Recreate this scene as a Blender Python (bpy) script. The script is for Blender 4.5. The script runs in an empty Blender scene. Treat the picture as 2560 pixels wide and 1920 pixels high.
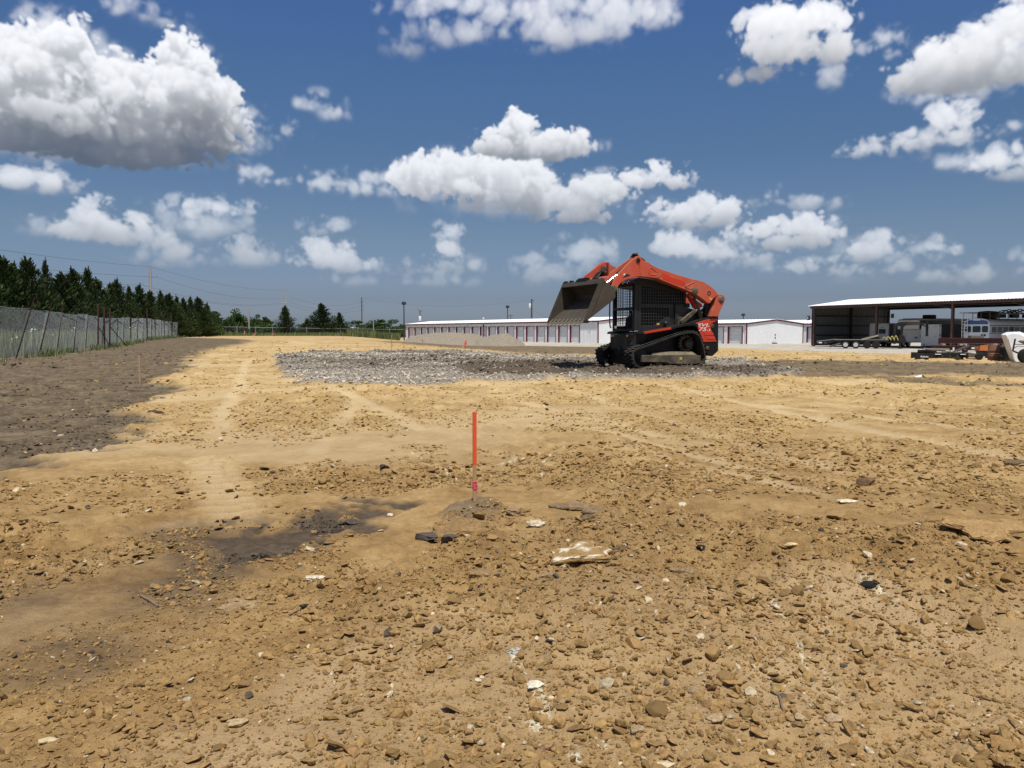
import bpy, bmesh, math, random, time
import numpy as np
from mathutils import Vector, Matrix
random.seed(11)
C=bpy.context.scene.collection
S=bpy.context.scene
R=math.radians
# ------------------------------------------------------------------ camera, sky, sun, exposure
F_PX=1923.0; PITCH=math.atan(130/1923.0); CAM_H=.95
cam=bpy.data.objects.new('camera',bpy.data.cameras.new('camera')); C.objects.link(cam)
cam.location=(0,0,CAM_H); cam.rotation_euler=(math.pi/2-PITCH,0,0)
cam.data.sensor_width=36; cam.data.lens=36*F_PX/2560; cam.data.clip_start=.05; cam.data.clip_end=6000
S.camera=cam
S.view_settings.view_transform='Standard'; S.view_settings.look='None'
S.view_settings.exposure=0; S.view_settings.gamma=1; S.view_settings.use_curve_mapping=False
SUN_AZ,SUN_EL=R(172),R(67)          # azimuth clockwise from +Y (the view direction)
SUN=np.array([math.sin(SUN_AZ)*math.cos(SUN_EL),math.cos(SUN_AZ)*math.cos(SUN_EL),math.sin(SUN_EL)])
sun=bpy.data.objects.new('sun',bpy.data.lights.new('sun','SUN')); C.objects.link(sun)
sun.data.energy=4.85; sun.data.angle=R(.53); sun.data.color=(1,.955,.88)
sun.rotation_euler=Vector(SUN).to_track_quat('Z','Y').to_euler()
SKY_STRENGTH=.1
# ---- sky clouds: small voxel volumes lit by the sun, projected to a sky map (azimuth x elevation)
PPD=22.0                       # map pixels per degree
SKYW,SKYH=int(360*PPD),int(90*PPD)
def pix_dir(u,v):
    x=(u-1280)/F_PX; y=-(v-960)/F_PX
    c,s=math.cos(PITCH),math.sin(PITCH)
    return np.array([x,c+y*s,-s+y*c])
def azel(u,v):
    d=pix_dir(u,v); d/=np.linalg.norm(d)
    return math.degrees(math.atan2(d[0],d[1])),math.degrees(math.asin(d[2]))
# (density, softness, [(cx,cy,rx,ry)...]) measured as fractions of a 2212 px wide view
K=2560/2212
CLOUDS=[
 (1.0,.9,[(55,165,110,85),(150,122,62,72),(70,105,40,40),(110,240,190,95),(245,200,90,75),(330,215,85,70),(392,130,44,60),(415,205,75,80),(475,255,48,60),(300,285,215,62),(425,300,95,48),(60,290,150,60),(240,335,200,34),(400,345,90,22)]),
 (.30,1.8,[(285,28,58,30),(350,52,48,18)]),
 (.34,2.0,[(690,222,32,13),(725,252,30,24)]),
 (.32,2.2,[(590,296,48,11),(625,288,25,12)]),
 (.26,1.8,[(1000,8,150,32),(880,105,52,36),(995,78,62,42),(1150,20,180,42),(1235,72,140,52),(1340,30,115,58),(1180,100,60,28)]),
 (.55,1.3,[(1680,58,72,46),(1765,48,62,42),(1700,105,92,52),(1640,165,70,24),(1800,110,42,44)]),
 (.33,1.6,[(1805,175,34,40),(1905,100,36,24)]),
 (.6,1.2,[(2195,55,60,46),(2115,100,75,52),(2030,135,66,46),(1985,175,80,38),(2090,165,120,46),(2190,150,70,50)]),
 (.28,1.8,[(2010,215,80,26),(2130,205,60,22)]),
 (.45,1.4,[(2060,262,48,34),(2055,296,74,28),(1895,325,85,20),(2000,342,42,16)]),
 (.45,1.4,[(2170,352,66,28),(2215,372,60,26)]),
 (.9,1.0,[(1118,285,42,38),(1150,322,112,38),(1220,320,46,28)]),
 (.8,1.0,[(958,375,74,42),(1040,395,105,56),(1110,405,80,50),(1290,418,74,34),(1180,440,150,30),(905,398,50,36),(1240,470,90,18)]),
 (.42,2.2,[(690,395,140,17),(800,418,120,20)]),
 (.6,1.2,[(1430,388,60,26),(1465,398,30,18)]),
 (.65,1.1,[(1480,465,88,27),(1520,445,40,24),(1555,462,46,32),(1520,485,80,16)]),
 (.65,1.1,[(1640,502,58,26),(1725,495,56,24),(1690,525,110,22)]),
 (.45,1.3,[(1470,532,46,28),(1540,545,50,28),(1600,570,80,20)]),
 (.35,1.5,[(1757,447,56,14),(1640,442,40,13),(1672,428,20,16)]),
 (.42,1.4,[(30,392,42,26),(95,390,55,26),(110,408,60,20)]),
 (.5,1.2,[(195,470,46,40),(230,505,95,34),(150,498,60,30)]),
 (.36,1.3,[(345,520,42,32),(385,545,36,34),(455,452,62,18),(520,540,40,32),(545,562,50,28),(430,565,110,18),(330,565,60,14)]),
 (.22,2.2,[(430,490,110,50)]),
 (.32,1.5,[(705,498,44,14)]),
 (.42,1.3,[(705,560,62,36),(750,580,58,26)]),
 (.36,1.3,[(965,535,36,42),(970,572,48,20),(910,585,40,18)]),
 (.26,1.6,[(1255,550,62,36),(1190,590,75,36),(1150,600,40,30)]),
 (.22,2.0,[(930,610,90,22),(780,610,60,14)]),
 (.42,1.3,[(1875,538,46,28),(1880,560,50,16)]),
 (.36,1.4,[(2005,538,46,16),(1830,588,60,22),(1910,585,60,14),(1722,580,40,14)]),
 (.32,1.5,[(2205,560,40,22),(2045,605,70,20),(2110,600,45,24),(2200,590,50,16)]),
]
def billow_noise(rng,shape=(192,192,128)):
    n=rng.standard_normal(shape).astype(np.float32)
    Fn=np.fft.rfftn(n)
    k=[np.fft.fftfreq(s) for s in shape[:2]]+[np.fft.rfftfreq(shape[2])]
    kk=np.sqrt(k[0][:,None,None]**2+k[1][None,:,None]**2+k[2][None,None,:]**2)+1e-6
    out=np.zeros(shape,np.float32); amp=1.0
    for lam,amp in ((80,1.),(40,.8),(20,.5),(10,.27),(5,.13)):
        b=np.fft.irfftn(Fn*np.exp(-(np.log(kk*lam)/.42)**2),s=shape)
        b/=b.std()
        out+=(amp*(np.abs(b)-.8)).astype(np.float32)
    return out/out.std()
def sm(x): x=np.clip(x,0,1); return x*x*(3-2*x)
def cloud_patch(rng,noise,dens,soft,ells,L):
    """ells in map pixels, y up; returns x0,y0 and sun,ambient,alpha arrays"""
    pad=22
    x0=int(min(e[0]-e[2] for e in ells))-pad; x1=int(max(e[0]+e[2] for e in ells))+pad
    y0=int(min(e[1]-e[3] for e in ells))-pad; y1=int(max(e[1]+e[3] for e in ells))+pad
    rz=max(min(e[2],1.25*e[3]) for e in ells); D=int(2*rz)+16
    X=np.arange(x0,x1,dtype=np.float32)[None,:,None]; Y=np.arange(y0,y1,dtype=np.float32)[:,None,None]; Z=(np.arange(D,dtype=np.float32)-D/2)[None,None,:]
    Fd=np.full((y1-y0,x1-x0,D),-3.,np.float32)
    big=max(min(e[2],e[3]) for e in ells)
    for cx,cy,rx,ry in ells:
        zr=min(rx,1.25*ry); dz=(rng.random()-.5)*max(0,rz-zr)*.9
        q=(X-cx)**2/rx**2+(Y-cy)**2/np.where(Y<cy,(ry*.72)**2,ry**2)+(Z-dz)**2/zr**2
        Fd=np.maximum(Fd,(1-np.sqrt(q))*min(rx,ry)/big)
    H,W,_=Fd.shape
    o=rng.integers(0,128,3)
    nz=noise[(np.arange(H)+o[0])%noise.shape[0]][:,(np.arange(W)+o[1])%noise.shape[1]][:,:,(np.arange(D)+o[2])%noise.shape[2]]
    amp=(5.0+.040*big)/big*(.75+.35*soft)
    hh=np.clip((Y-(y0+pad))/max(1,(y1-y0-2*pad)),0,1)
    d=Fd+amp*(.6+.6*sm(hh*1.6))*np.clip(nz,-2.2,2.0)+.01
    d=np.clip(d/(.13*soft*soft*min(1.8,30/big)*(1.7-.9*sm(hh*1.4))),0,1); d=d*d*(1.6-.6*d)
    e=lambda n,k:np.clip((np.minimum(np.arange(n),np.arange(n)[::-1])-1)/k,0,1).astype(np.float32)
    d*=e(H,8)[:,None,None]*e(W,8)[None,:,None]*e(D,4)[None,None,:]
    d*=dens*dens*.26
    lx,ly,lz=L; ly=max(ly,.35); lz*=.45
    # sun march, row by row from the top
    acc=np.zeros((W,D),np.float32); tau=np.zeros_like(d)
    sx,sz=-lx/ly,lz/ly
    def shift(a,s,ax):
        i=math.floor(s); f=s-i
        def roll(k):
            r=np.roll(a,k,ax)
            if k>0: r[(slice(0,k),slice(None)) if ax==0 else (slice(None),slice(0,k))]=0
            elif k<0: r[(slice(k,None),slice(None)) if ax==0 else (slice(None),slice(k,None))]=0
            return r
        return roll(i)*(1-f)+roll(i+1)*f
    for r in range(H-1,-1,-1):
        acc=shift(shift(acc,sx,0),sz,1)
        tau[r]=acc+.5*d[r]; acc=acc+d[r]/ly
    S=.36*np.exp(-.26*tau)+.64*np.exp(-.048*tau)
    hgt=sm((Y-(y0+pad))/max(1,(y1-y0-2*pad)))
    S*=.46+.54*sm((Y-(y0+pad))/max(1,.62*(y1-y0-2*pad)))
    vt=np.cumsum(d[::-1],axis=0)[::-1]
    A=(.55+.45*hgt)*(.55+.45*np.exp(-.12*vt))
    cs=np.cumsum(d,axis=2); T=np.exp(-cs); Tp=np.concatenate([np.ones((H,W,1),np.float32),T[:,:,:-1]],2)
    w=Tp-T; al=1-T[:,:,-1]
    s_,a_=(w*S).sum(2),(w*A).sum(2)
    def blur(q):
        for ax in (0,1): q=.5*q+.25*np.roll(q,1,ax)+.25*np.roll(q,-1,ax)
        return q
    a_b=np.maximum(al,1e-3); sr=s_/a_b; sb,ab=s_,al
    for _ in range(7): sb,ab=blur(sb),blur(ab)
    s_=al*(.45*sr+.55*sb/np.maximum(ab,1e-3))
    for _ in range(1 if soft<1.5 else 3): s_,a_,al=blur(s_),blur(a_),blur(al)
    a=np.maximum(al,1e-4)
    return x0,y0,s_/a,a_/a,al
def make_sky_map():
    rng=np.random.default_rng(7)
    noise=billow_noise(rng)
    M=np.zeros((SKYH,SKYW,4),np.float32); M[:,:,0]=.8; M[:,:,1]=.8
    def paste(x0,y0,s,a,al):
        h,w=al.shape
        ys=np.arange(y0,y0+h); ok=(ys>=0)&(ys<SKYH)
        xs=(np.arange(x0,x0+w))%SKYW
        ix=np.ix_(ys[ok],xs); s,a,al=s[ok],a[ok],al[ok]
        old=M[ix]; oa=old[...,3]; na=al+oa*(1-al); t=np.where(na>1e-5,al/np.maximum(na,1e-5),1)
        old[...,0]=old[...,0]*(1-t)+s*t; old[...,1]=old[...,1]*(1-t)+a*t; old[...,3]=na
        M[ix]=old
    patches=[]
    order=sorted(CLOUDS,key=lambda c:-sum(e[1] for e in c[2])/len(c[2]))
    for dens,soft,ells in order:
        me=[]
        for cx,cy,rx,ry in ells:
            u,v=cx*K,cy*K
            az,el=azel(u,v); a2,e2=azel(u+rx*K,v); a3,e3=azel(u,v-ry*K)
            me.append(((az+180)*PPD,el*PPD,(a2-az)*PPD,(e3-el)*PPD))
        az,el=math.radians(np.mean([m[0] for m in me])/PPD-180),math.radians(np.mean([m[1] for m in me])/PPD)
        fw=np.array([math.sin(az)*math.cos(el),math.cos(az)*math.cos(el),math.sin(el)])
        rt=np.array([math.cos(az),-math.sin(az),0]); up=np.cross(rt,fw)
        if soft<1.5:   # thin ragged veil round the denser cloud
            vl=[(m[0]+rng.normal(0,.35)*m[2],m[1]+rng.normal(-.15,.3)*m[3],m[2]*(.9+.5*rng.random()),m[3]*(.7+.5*rng.random())) for m in me if rng.random()<.55]
            if vl: paste(*cloud_patch(rng,noise,.36 if el>.17 else .25,2.3,vl,(SUN@rt,SUN@up,-(SUN@fw))))
        p=cloud_patch(rng,noise,dens,soft,me,(SUN@rt,SUN@up,-(SUN@fw)))
        patches.append(p); paste(*p)
    # the same kind of clouds all round the rest of the sky
    for i in range(240):
        p=patches[rng.integers(len(patches))]
        w=p[4].shape[1]; h=p[4].shape[0]
        x=int(rng.random()*SKYW); y=int((6+60*rng.random()**1.6)*PPD)
        lo,hi=(180-38)*PPD,(180+38)*PPD
        if x+w>lo and x<hi:
            if y<36*PPD: continue
        if rng.random()<.5: p=(0,0,p[2][:,::-1],p[3][:,::-1],p[4][:,::-1])
        paste(x,y,p[2],p[3],p[4])
    return M
_t0=time.time()
_m=make_sky_map()
_img=bpy.data.images.new('cloud_map',SKYW,SKYH,alpha=True,float_buffer=False)
_img.colorspace_settings.name='Non-Color'; _img.alpha_mode='CHANNEL_PACKED'
_m[...,:3]=np.sqrt(np.clip(_m[...,:3],0,1))
_m[...,2]=0
_img.pixels.foreach_set(np.ascontiguousarray(np.clip(_m+np.random.default_rng(1).random(_m.shape,dtype=np.float32)*.003,0,1)).ravel())
_img.update(); _img.pack(); del _m
world=bpy.data.worlds.new('World'); S.world=world; world.use_nodes=True
class NT:
    """small helper for wiring shader nodes"""
    def __init__(s,tree): s.t=tree; s.n=tree.nodes; s.l=tree.links
    def new(s,kind,**kw):
        n=s.n.new(kind)
        for k,v in kw.items(): setattr(n,k,v)
        return n
    def put(s,sock,v):
        if hasattr(v,'is_output'): s.l.new(v,sock)
        elif v is not None: sock.default_value=v
    def math(s,op,a,b=None,c=None,clamp=False):
        n=s.new('ShaderNodeMath',operation=op,use_clamp=clamp)
        for i,v in enumerate((a,b,c)):
            if v is not None: s.put(n.inputs[i],v)
        return n.outputs[0]
    def mix(s,f,a,b,mode='MIX'):
        n=s.new('ShaderNodeMix',data_type='RGBA',blend_type=mode); n.clamp_factor=True
        s.put(n.inputs[0],f); s.put(n.inputs[6],a if hasattr(a,'is_output') else (*a,1) if len(a)==3 else a)
        s.put(n.inputs[7],b if hasattr(b,'is_output') else (*b,1) if len(b)==3 else b)
        return n.outputs[2]
    def ramp(s,f,stops,interp='LINEAR'):
        n=s.new('ShaderNodeValToRGB'); r=n.color_ramp; r.interpolation=interp
        while len(r.elements)<len(stops): r.elements.new(.5)
        for e,(p,c) in zip(r.elements,stops): e.position=p; e.color=(*c,1) if hasattr(c,'__len__') else (c,c,c,1)
        s.put(n.inputs[0],f); return n.outputs[0]
    def noise(s,vec,scale,detail=4,rough=.55,dist=0):
        n=s.new('ShaderNodeTexNoise'); s.put(n.inputs['Vector'],vec)
        n.inputs['Scale'].default_value=scale; n.inputs['Detail'].default_value=detail
        n.inputs['Roughness'].default_value=rough; n.inputs['Distortion'].default_value=dist
        return n.outputs[0]
w=NT(world.node_tree); w.n.clear()
_tc=w.new('ShaderNodeTexCoord'); _sep=w.new('ShaderNodeSeparateXYZ'); w.l.new(_tc.outputs['Generated'],_sep.inputs[0])
_az=w.math('ARCTAN2',_sep.outputs[0],_sep.outputs[1]); _u=w.math('ADD',w.math('DIVIDE',_az,2*math.pi),.5)
_el=w.math('ARCSINE',_sep.outputs[2]); _v=w.math('MAXIMUM',w.math('DIVIDE',_el,math.pi/2),.0008)
_cv=w.new('ShaderNodeCombineXYZ'); w.l.new(_u,_cv.inputs[0]); w.l.new(_v,_cv.inputs[1])
_it=w.new('ShaderNodeTexImage',image=_img,interpolation='Cubic',extension='REPEAT'); w.l.new(_cv.outputs[0],_it.inputs[0])
_cs=w.new('ShaderNodeSeparateColor'); w.l.new(_it.outputs[0],_cs.inputs[0])
_sunlit=w.math('MULTIPLY',_cs.outputs[0],_cs.outputs[0]); _amb=w.math('MULTIPLY',_cs.outputs[1],_cs.outputs[1])
_sky=w.new('ShaderNodeTexSky',sky_type='NISHITA'); _sky.sun_disc=False
_sky.sun_elevation=SUN_EL; _sky.sun_rotation=SUN_AZ; _sky.altitude=200; _sky.air_density=1.0; _sky.dust_density=1.6; _sky.ozone_density=2.0
_eld=w.math('DIVIDE',_el,R(45),clamp=True)
SKY_RAMP=[(.004,(.83,.98,1.38)),(.022,(.70,.80,1.13)),(.053,(.555,.62,.87)),(.149,(.56,.61,.72)),(.276,(.467,.589,.725)),(.393,(.468,.636,.821)),(.498,(.437,.633,.934)),(1,(.43,.63,.95))]
_clear=w.mix(1,_sky.outputs[0],w.ramp(_eld,SKY_RAMP),'MULTIPLY')
k=1/SKY_STRENGTH
def _scale(col,f):
    n=w.new('ShaderNodeVectorMath',operation='SCALE'); w.put(n.inputs[0],col); w.put(n.inputs['Scale'],f); return n.outputs[0]
def _add(a,b):
    n=w.new('ShaderNodeVectorMath',operation='ADD'); w.put(n.inputs[0],a); w.put(n.inputs[1],b); return n.outputs[0]
CL_SUN=(.93*k,.90*k,.86*k); CL_AMB=(.20*k,.235*k,.30*k)
_cl=_add(_scale(CL_SUN,_sunlit),_scale(CL_AMB,_amb))
_hz=w.math('MULTIPLY',w.math('EXPONENT',w.math('DIVIDE',_el,-R(9))),.86)
_cl=w.mix(_hz,_cl,w.mix(1,_scale(_clear,1.22),(1.10,1.0,.95),'MULTIPLY'))
_col=w.mix(_it.outputs[1],_clear,_cl)
_bg=w.new('ShaderNodeBackground'); w.put(_bg.inputs[0],_col); _bg.inputs[1].default_value=SKY_STRENGTH
_o=w.new('ShaderNodeOutputWorld'); w.l.new(_bg.outputs[0],_o.inputs[0])
world.cycles.sampling_method='MANUAL'; world.cycles.sample_map_resolution=1024
print('sky',round(time.time()-_t0,1))
# ------------------------------------------------------------------ helpers
def smooth(x): x=np.clip(x,0,1); return x*x*(3-2*x)
def link(o): C.objects.link(o); return o
def tag(o,label=None,cat=None,group=None,kind=None):
    for k_,v_ in (('label',label),('category',cat),('group',group),('kind',kind)):
        if v_: o[k_]=v_
    return o
def empty(name,loc=(0,0,0),rz=0,label=None,cat=None,group=None):
    o=link(bpy.data.objects.new(name,None)); o.location=loc; o.rotation_euler=(0,0,rz); o.empty_display_size=.2
    return tag(o,label,cat,group)
def kids(o): return [c for c in bpy.data.objects if c.parent==o]
def copy_tree(o,parent=None,ch=None):
    if ch is None:
        ch={}
        for q in bpy.data.objects:
            if q.parent: ch.setdefault(q.parent.name,[]).append(q)
    c=o.copy(); C.objects.link(c); c.parent=parent
    for q in ch.get(o.name,[]): copy_tree(q,c,ch)
    return c
class MB:
    """collects simple solids into one mesh"""
    def __init__(s): s.v=[]; s.f=[]; s.m=[]; s.cur=0
    def add(s,vs,fs):
        b=len(s.v); s.v+= [tuple(p) for p in vs]; s.f+=[tuple(i+b for i in f) for f in fs]; s.m+=[s.cur]*len(fs); return s
    def box(s,x0,x1,y0,y1,z0,z1):
        return s.add([(x0,y0,z0),(x1,y0,z0),(x1,y1,z0),(x0,y1,z0),(x0,y0,z1),(x1,y0,z1),(x1,y1,z1),(x0,y1,z1)],
                     [(0,3,2,1),(4,5,6,7),(0,1,5,4),(1,2,6,5),(2,3,7,6),(3,0,4,7)])
    def bar(s,a,b,w,h=None,up=(0,0,1)):
        """square bar from a to b, width w, height h"""
        a,b=Vector(a),Vector(b); d=(b-a).normalized(); h=h or w
        u=Vector(up)
        if abs(d.dot(u))>.98: u=Vector((1,0,0))
        r=d.cross(u).normalized()*(w/2); q=r.cross(d).normalized()*(h/2)
        vs=[a-r-q,a+r-q,a+r+q,a-r+q,b-r-q,b+r-q,b+r+q,b-r+q]
        return s.add(vs,[(0,3,2,1),(4,5,6,7),(0,1,5,4),(1,2,6,5),(2,3,7,6),(3,0,4,7)])
    def prism(s,poly,y0,y1,axis='y'):
        """polygon (x,z) pushed along y (axis y), or (x,y) along z (axis z), or (y,z) along x (axis x)"""
        a=sum(poly[i][0]*poly[(i+1)%len(poly)][1]-poly[(i+1)%len(poly)][0]*poly[i][1] for i in range(len(poly)))
        P=list(poly) if a>0 else list(poly)[::-1]
        n=len(P)
        mk={'y':lambda p,t:(p[0],t,p[1]),'z':lambda p,t:(p[0],p[1],t),'x':lambda p,t:(t,p[0],p[1])}[axis]
        vs=[mk(p,y0) for p in P]+[mk(p,y1) for p in P]
        fs=[tuple(range(n)),tuple(range(2*n-1,n-1,-1))]+[(i,i+n,(i+1)%n+n,(i+1)%n) for i in range(n)]
        if axis in('z','x'): fs=[f[::-1] for f in fs]
        return s.add(vs,fs)
    def tube(s,pts,r,n=8,cap=True,closed=False):
        pts=[Vector(p) for p in pts]; m=len(pts); rr=r if hasattr(r,'__len__') else [r]*m
        vs=[]; up=None
        for i,p in enumerate(pts):
            if closed: d=(pts[(i+1)%m]-pts[i-1]).normalized()
            else: d=(pts[min(i+1,m-1)]-pts[max(i-1,0)]).normalized()
            if up is None: up=Vector((0,0,1)) if abs(d.z)<.9 else Vector((1,0,0))
            a=d.cross(up).normalized(); b=a.cross(d).normalized(); up=b
            vs+=[p+a*math.cos(2*math.pi*k/n)*rr[i]+b*math.sin(2*math.pi*k/n)*rr[i] for k in range(n)]
        fs=[]
        for i in range(m if closed else m-1):
            j=(i+1)%m
            fs+=[(i*n+k,i*n+(k+1)%n,j*n+(k+1)%n,j*n+k) for k in range(n)]
        if cap and not closed: fs+=[tuple(range(n))[::-1],tuple((m-1)*n+k for k in range(n))]
        return s.add(vs,fs)
    def lathe(s,prof,o,axis,n=20,cap=True):
        """profile [(radius, height)] turned about axis through o"""
        o,ax=Vector(o),Vector(axis).normalized()
        u=Vector((0,0,1)) if abs(ax.z)<.9 else Vector((1,0,0))
        a=ax.cross(u).normalized(); b=ax.cross(a)
        vs=[o+ax*h+(a*math.cos(2*math.pi*k/n)+b*math.sin(2*math.pi*k/n))*r for r,h in prof for k in range(n)]
        fs=[(i*n+k,i*n+(k+1)%n,(i+1)*n+(k+1)%n,(i+1)*n+k) for i in range(len(prof)-1) for k in range(n)]
        if cap: fs+=[tuple(range(n))[::-1],tuple((len(prof)-1)*n+k for k in range(n))]
        return s.add(vs,fs)
    def strip(s,line,th,y0,y1):
        """thick open polyline in (x,z), pushed along y"""
        L=[Vector((p[0],p[1])) for p in line]; o=[]
        for i,p in enumerate(L):
            d=(L[min(i+1,len(L)-1)]-L[max(i-1,0)]).normalized(); o.append(p+Vector((-d.y,d.x))*th)
        return s.prism([tuple(p) for p in L]+[tuple(p) for p in o[::-1]],y0,y1)
    def build(s,name,mat,parent=None,smooth_ang=None,bevel=0,loc=None,kind=None):
        me=bpy.data.meshes.new(name); me.from_pydata(s.v,[],s.f); me.validate()
        mats=mat if isinstance(mat,(list,tuple)) else [mat]
        for q in mats: me.materials.append(q)
        if len(mats)>1: me.polygons.foreach_set('material_index',s.m)
        bm=bmesh.new(); bm.from_mesh(me); bmesh.ops.recalc_face_normals(bm,faces=bm.faces); bm.to_mesh(me); bm.free()
        o=link(bpy.data.objects.new(name,me)); o.parent=parent
        if loc: o.location=loc
        if smooth_ang is not None:
            me.polygons.foreach_set('use_smooth',[True]*len(me.polygons)); me.set_sharp_from_angle(angle=R(smooth_ang))
        if bevel:
            b=o.modifiers.new('edge','BEVEL'); b.width=bevel; b.segments=2; b.limit_method='ANGLE'; b.angle_limit=R(35)
        if kind: o['kind']=kind
        return o
def np_mesh(name,v,f,mat,parent=None,attrs=None,smooth_=True,kind=None):
    """mesh from numpy arrays; f is (n,3) or (n,4)"""
    me=bpy.data.meshes.new(name); n,kk=f.shape
    me.vertices.add(len(v)); me.vertices.foreach_set('co',np.ascontiguousarray(v,np.float32).ravel())
    me.loops.add(n*kk); me.loops.foreach_set('vertex_index',np.ascontiguousarray(f,np.int32).ravel())
    me.polygons.add(n); me.polygons.foreach_set('loop_start',np.arange(0,n*kk,kk,dtype=np.int32))
    me.polygons.foreach_set('use_smooth',np.full(n,smooth_))
    me.update(calc_edges=True)
    for k_,(dom,a) in (attrs or {}).items():
        at=me.attributes.new(k_,'FLOAT_COLOR' if a.ndim==2 else 'FLOAT',dom)
        at.data.foreach_set('color' if a.ndim==2 else 'value',np.ascontiguousarray(a,np.float32).ravel())
    if mat: me.materials.append(mat)
    o=link(bpy.data.objects.new(name,me)); o.parent=parent
    if kind: o['kind']=kind
    return o
def text(body,name,mat,parent,w_,h_,mtx,shear=0,bold=.0):
    """flat lettering fitted to w_ x h_, lower left corner at mtx origin, as a thin mesh"""
    cu=bpy.data.curves.new(name,'FONT'); cu.body=body; cu.size=1; cu.shear=shear; cu.offset=bold; cu.resolution_u=4
    t_=link(bpy.data.objects.new('tmp_text',cu)); bpy.context.view_layer.update()
    me=bpy.data.meshes.new_from_object(t_.evaluated_get(bpy.context.evaluated_depsgraph_get())); me.name=name
    bpy.data.objects.remove(t_); bpy.data.curves.remove(cu)
    v=np.zeros(len(me.vertices)*3,np.float32); me.vertices.foreach_get('co',v); v=v.reshape(-1,3)
    lo,hi=v.min(0),v.max(0)
    v[:,0]=(v[:,0]-lo[0])/(hi[0]-lo[0])*w_; v[:,1]=(v[:,1]-lo[1])/(hi[1]-lo[1])*h_; v[:,2]=0
    me.vertices.foreach_set('co',v.ravel()); me.materials.clear(); me.materials.append(mat)
    o=link(bpy.data.objects.new(name,me)); o.parent=parent; o.matrix_local=mtx
    return o
def frame_mtx(o,x,z):
    """matrix with local X along x, local Y along z (up), origin o"""
    x,z=Vector(x).normalized(),Vector(z).normalized(); n=x.cross(z)
    m=Matrix((x,z,n)).transposed().to_4x4(); m.translation=Vector(o); return m
# ------------------------------------------------------------------ materials
def srgb(r,g,b): return tuple(((c_/255+.055)/1.055)**2.4 if c_>10 else c_/255/12.92 for c_ in (r,g,b))
def material(name,col,rough=.6,metal=0,col2=None,scale=6,amount=.5,bump=0,bscale=40,dust=None,dust_amt=0,spec=.5,coat=0,detail=5,sharp=.25):
    m=bpy.data.materials.new(name); m.use_nodes=True; t=NT(m.node_tree); t.n.clear()
    o=t.new('ShaderNodeOutputMaterial'); b=t.new('ShaderNodeBsdfPrincipled'); t.l.new(b.outputs[0],o.inputs[0])
    b.inputs['Roughness'].default_value=rough; b.inputs['Metallic'].default_value=metal
    b.inputs['Specular IOR Level'].default_value=spec; b.inputs['Coat Weight'].default_value=coat
    tc=t.new('ShaderNodeTexCoord').outputs['Object']
    c_=col
    if col2 is not None:
        f=t.noise(tc,scale,detail,.62)
        f=t.ramp(f,[(.5-sharp,0),(.5+sharp,1)])
        f=t.math('MULTIPLY',f,amount); c_=t.mix(f,col,col2)
    if dust is not None:
        f=t.noise(tc,scale*.35+1.3,6,.7); f=t.ramp(f,[(.42,0),(.68,1)])
        g=t.new('ShaderNodeNewGeometry'); sx=t.new('ShaderNodeSeparateXYZ'); t.l.new(g.outputs['Normal'],sx.inputs[0])
        f=t.math('ADD',t.math('MULTIPLY',f,dust_amt),t.math('MULTIPLY',t.math('MAXIMUM',sx.outputs[2],0),dust_amt*.8),clamp=True)
        c_=t.mix(f,c_,dust)
        t.l.new(t.math('ADD',t.math('MULTIPLY',f,.9-rough),rough),b.inputs['Roughness'])
    t.put(b.inputs['Base Color'],c_ if hasattr(c_,'is_output') else (*c_,1))
    if bump:
        n=t.new('ShaderNodeBump'); n.inputs['Strength'].default_value=bump; n.inputs['Distance'].default_value=.01
        t.l.new(t.noise(tc,bscale,4,.6),n.inputs['Height']); t.l.new(n.outputs[0],b.inputs['Normal'])
    return m
DUST=(.30,.225,.135)
# ------------------------------------------------------------------ terrain
def _lat(seed,n=256): return np.random.default_rng(seed).random((n,n)).astype(np.float32)
_LATS=[_lat(100+i) for i in range(6)]
def vnoise(x,y,k=0):
    """smooth value noise, 0..1, cell 1"""
    L=_LATS[k%6]; n=256
    xi=np.floor(x).astype(np.int64); yi=np.floor(y).astype(np.int64); fx=(x-xi); fy=(y-yi)
    fx=fx*fx*(3-2*fx); fy=fy*fy*(3-2*fy); xi%=n; yi%=n; x1=(xi+1)%n; y1=(yi+1)%n
    a=L[yi,xi]*(1-fx)+L[yi,x1]*fx; b=L[y1,xi]*(1-fx)+L[y1,x1]*fx
    return a*(1-fy)+b*fy
def rot(x,y,a): c_,s_=math.cos(a),math.sin(a); return x*c_-y*s_,x*s_+y*c_
def fbm(x,y,oct=4,k=0,gain=.5):
    t=0; a=1; tot=0
    for i in range(oct):
        xr,yr=rot(x,y,.6+i*1.1); t=t+a*vnoise(xr*2**i+13.7*i,yr*2**i-7.3*i,k+i); tot+=a; a*=gain
    return t/tot
def right_of(x,y):
    xl=np.interp(y,[20,60,110,170],[-6,-10,-24,-40]); return smooth((x-xl)/16)
def base_height(x,y):
    """graded pad at 0, lot 0.7 lower to the right and beyond, a low bank on the left"""
    x=np.asarray(x,float); y=np.asarray(y,float)
    h=-.70*right_of(x,y)*smooth((y-18)/60)*(1)
    h=h+.28*smooth((y-44)/22)*(1-right_of(x,y+10))*smooth((-x-6)/14)
    return h
def ray_ground(u,v,lift=0):
    """point of the terrain seen at photo position u,v (2560 px wide)"""
    dx=(u-1280)/F_PX; yy=-(v-960)/F_PX; c_,s_=math.cos(PITCH),math.sin(PITCH)
    d=np.array([dx,c_+yy*s_,-s_+yy*c_]); z=0.
    for _ in range(25):
        t=(z-CAM_H)/d[2] if d[2]<-1e-5 else 400/d[1]
        t=min(max(t,.1),400/d[1]); z=.5*z+.5*(float(base_height(d[0]*t,d[1]*t))+lift)
    return d[0]*t,d[1]*t
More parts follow.
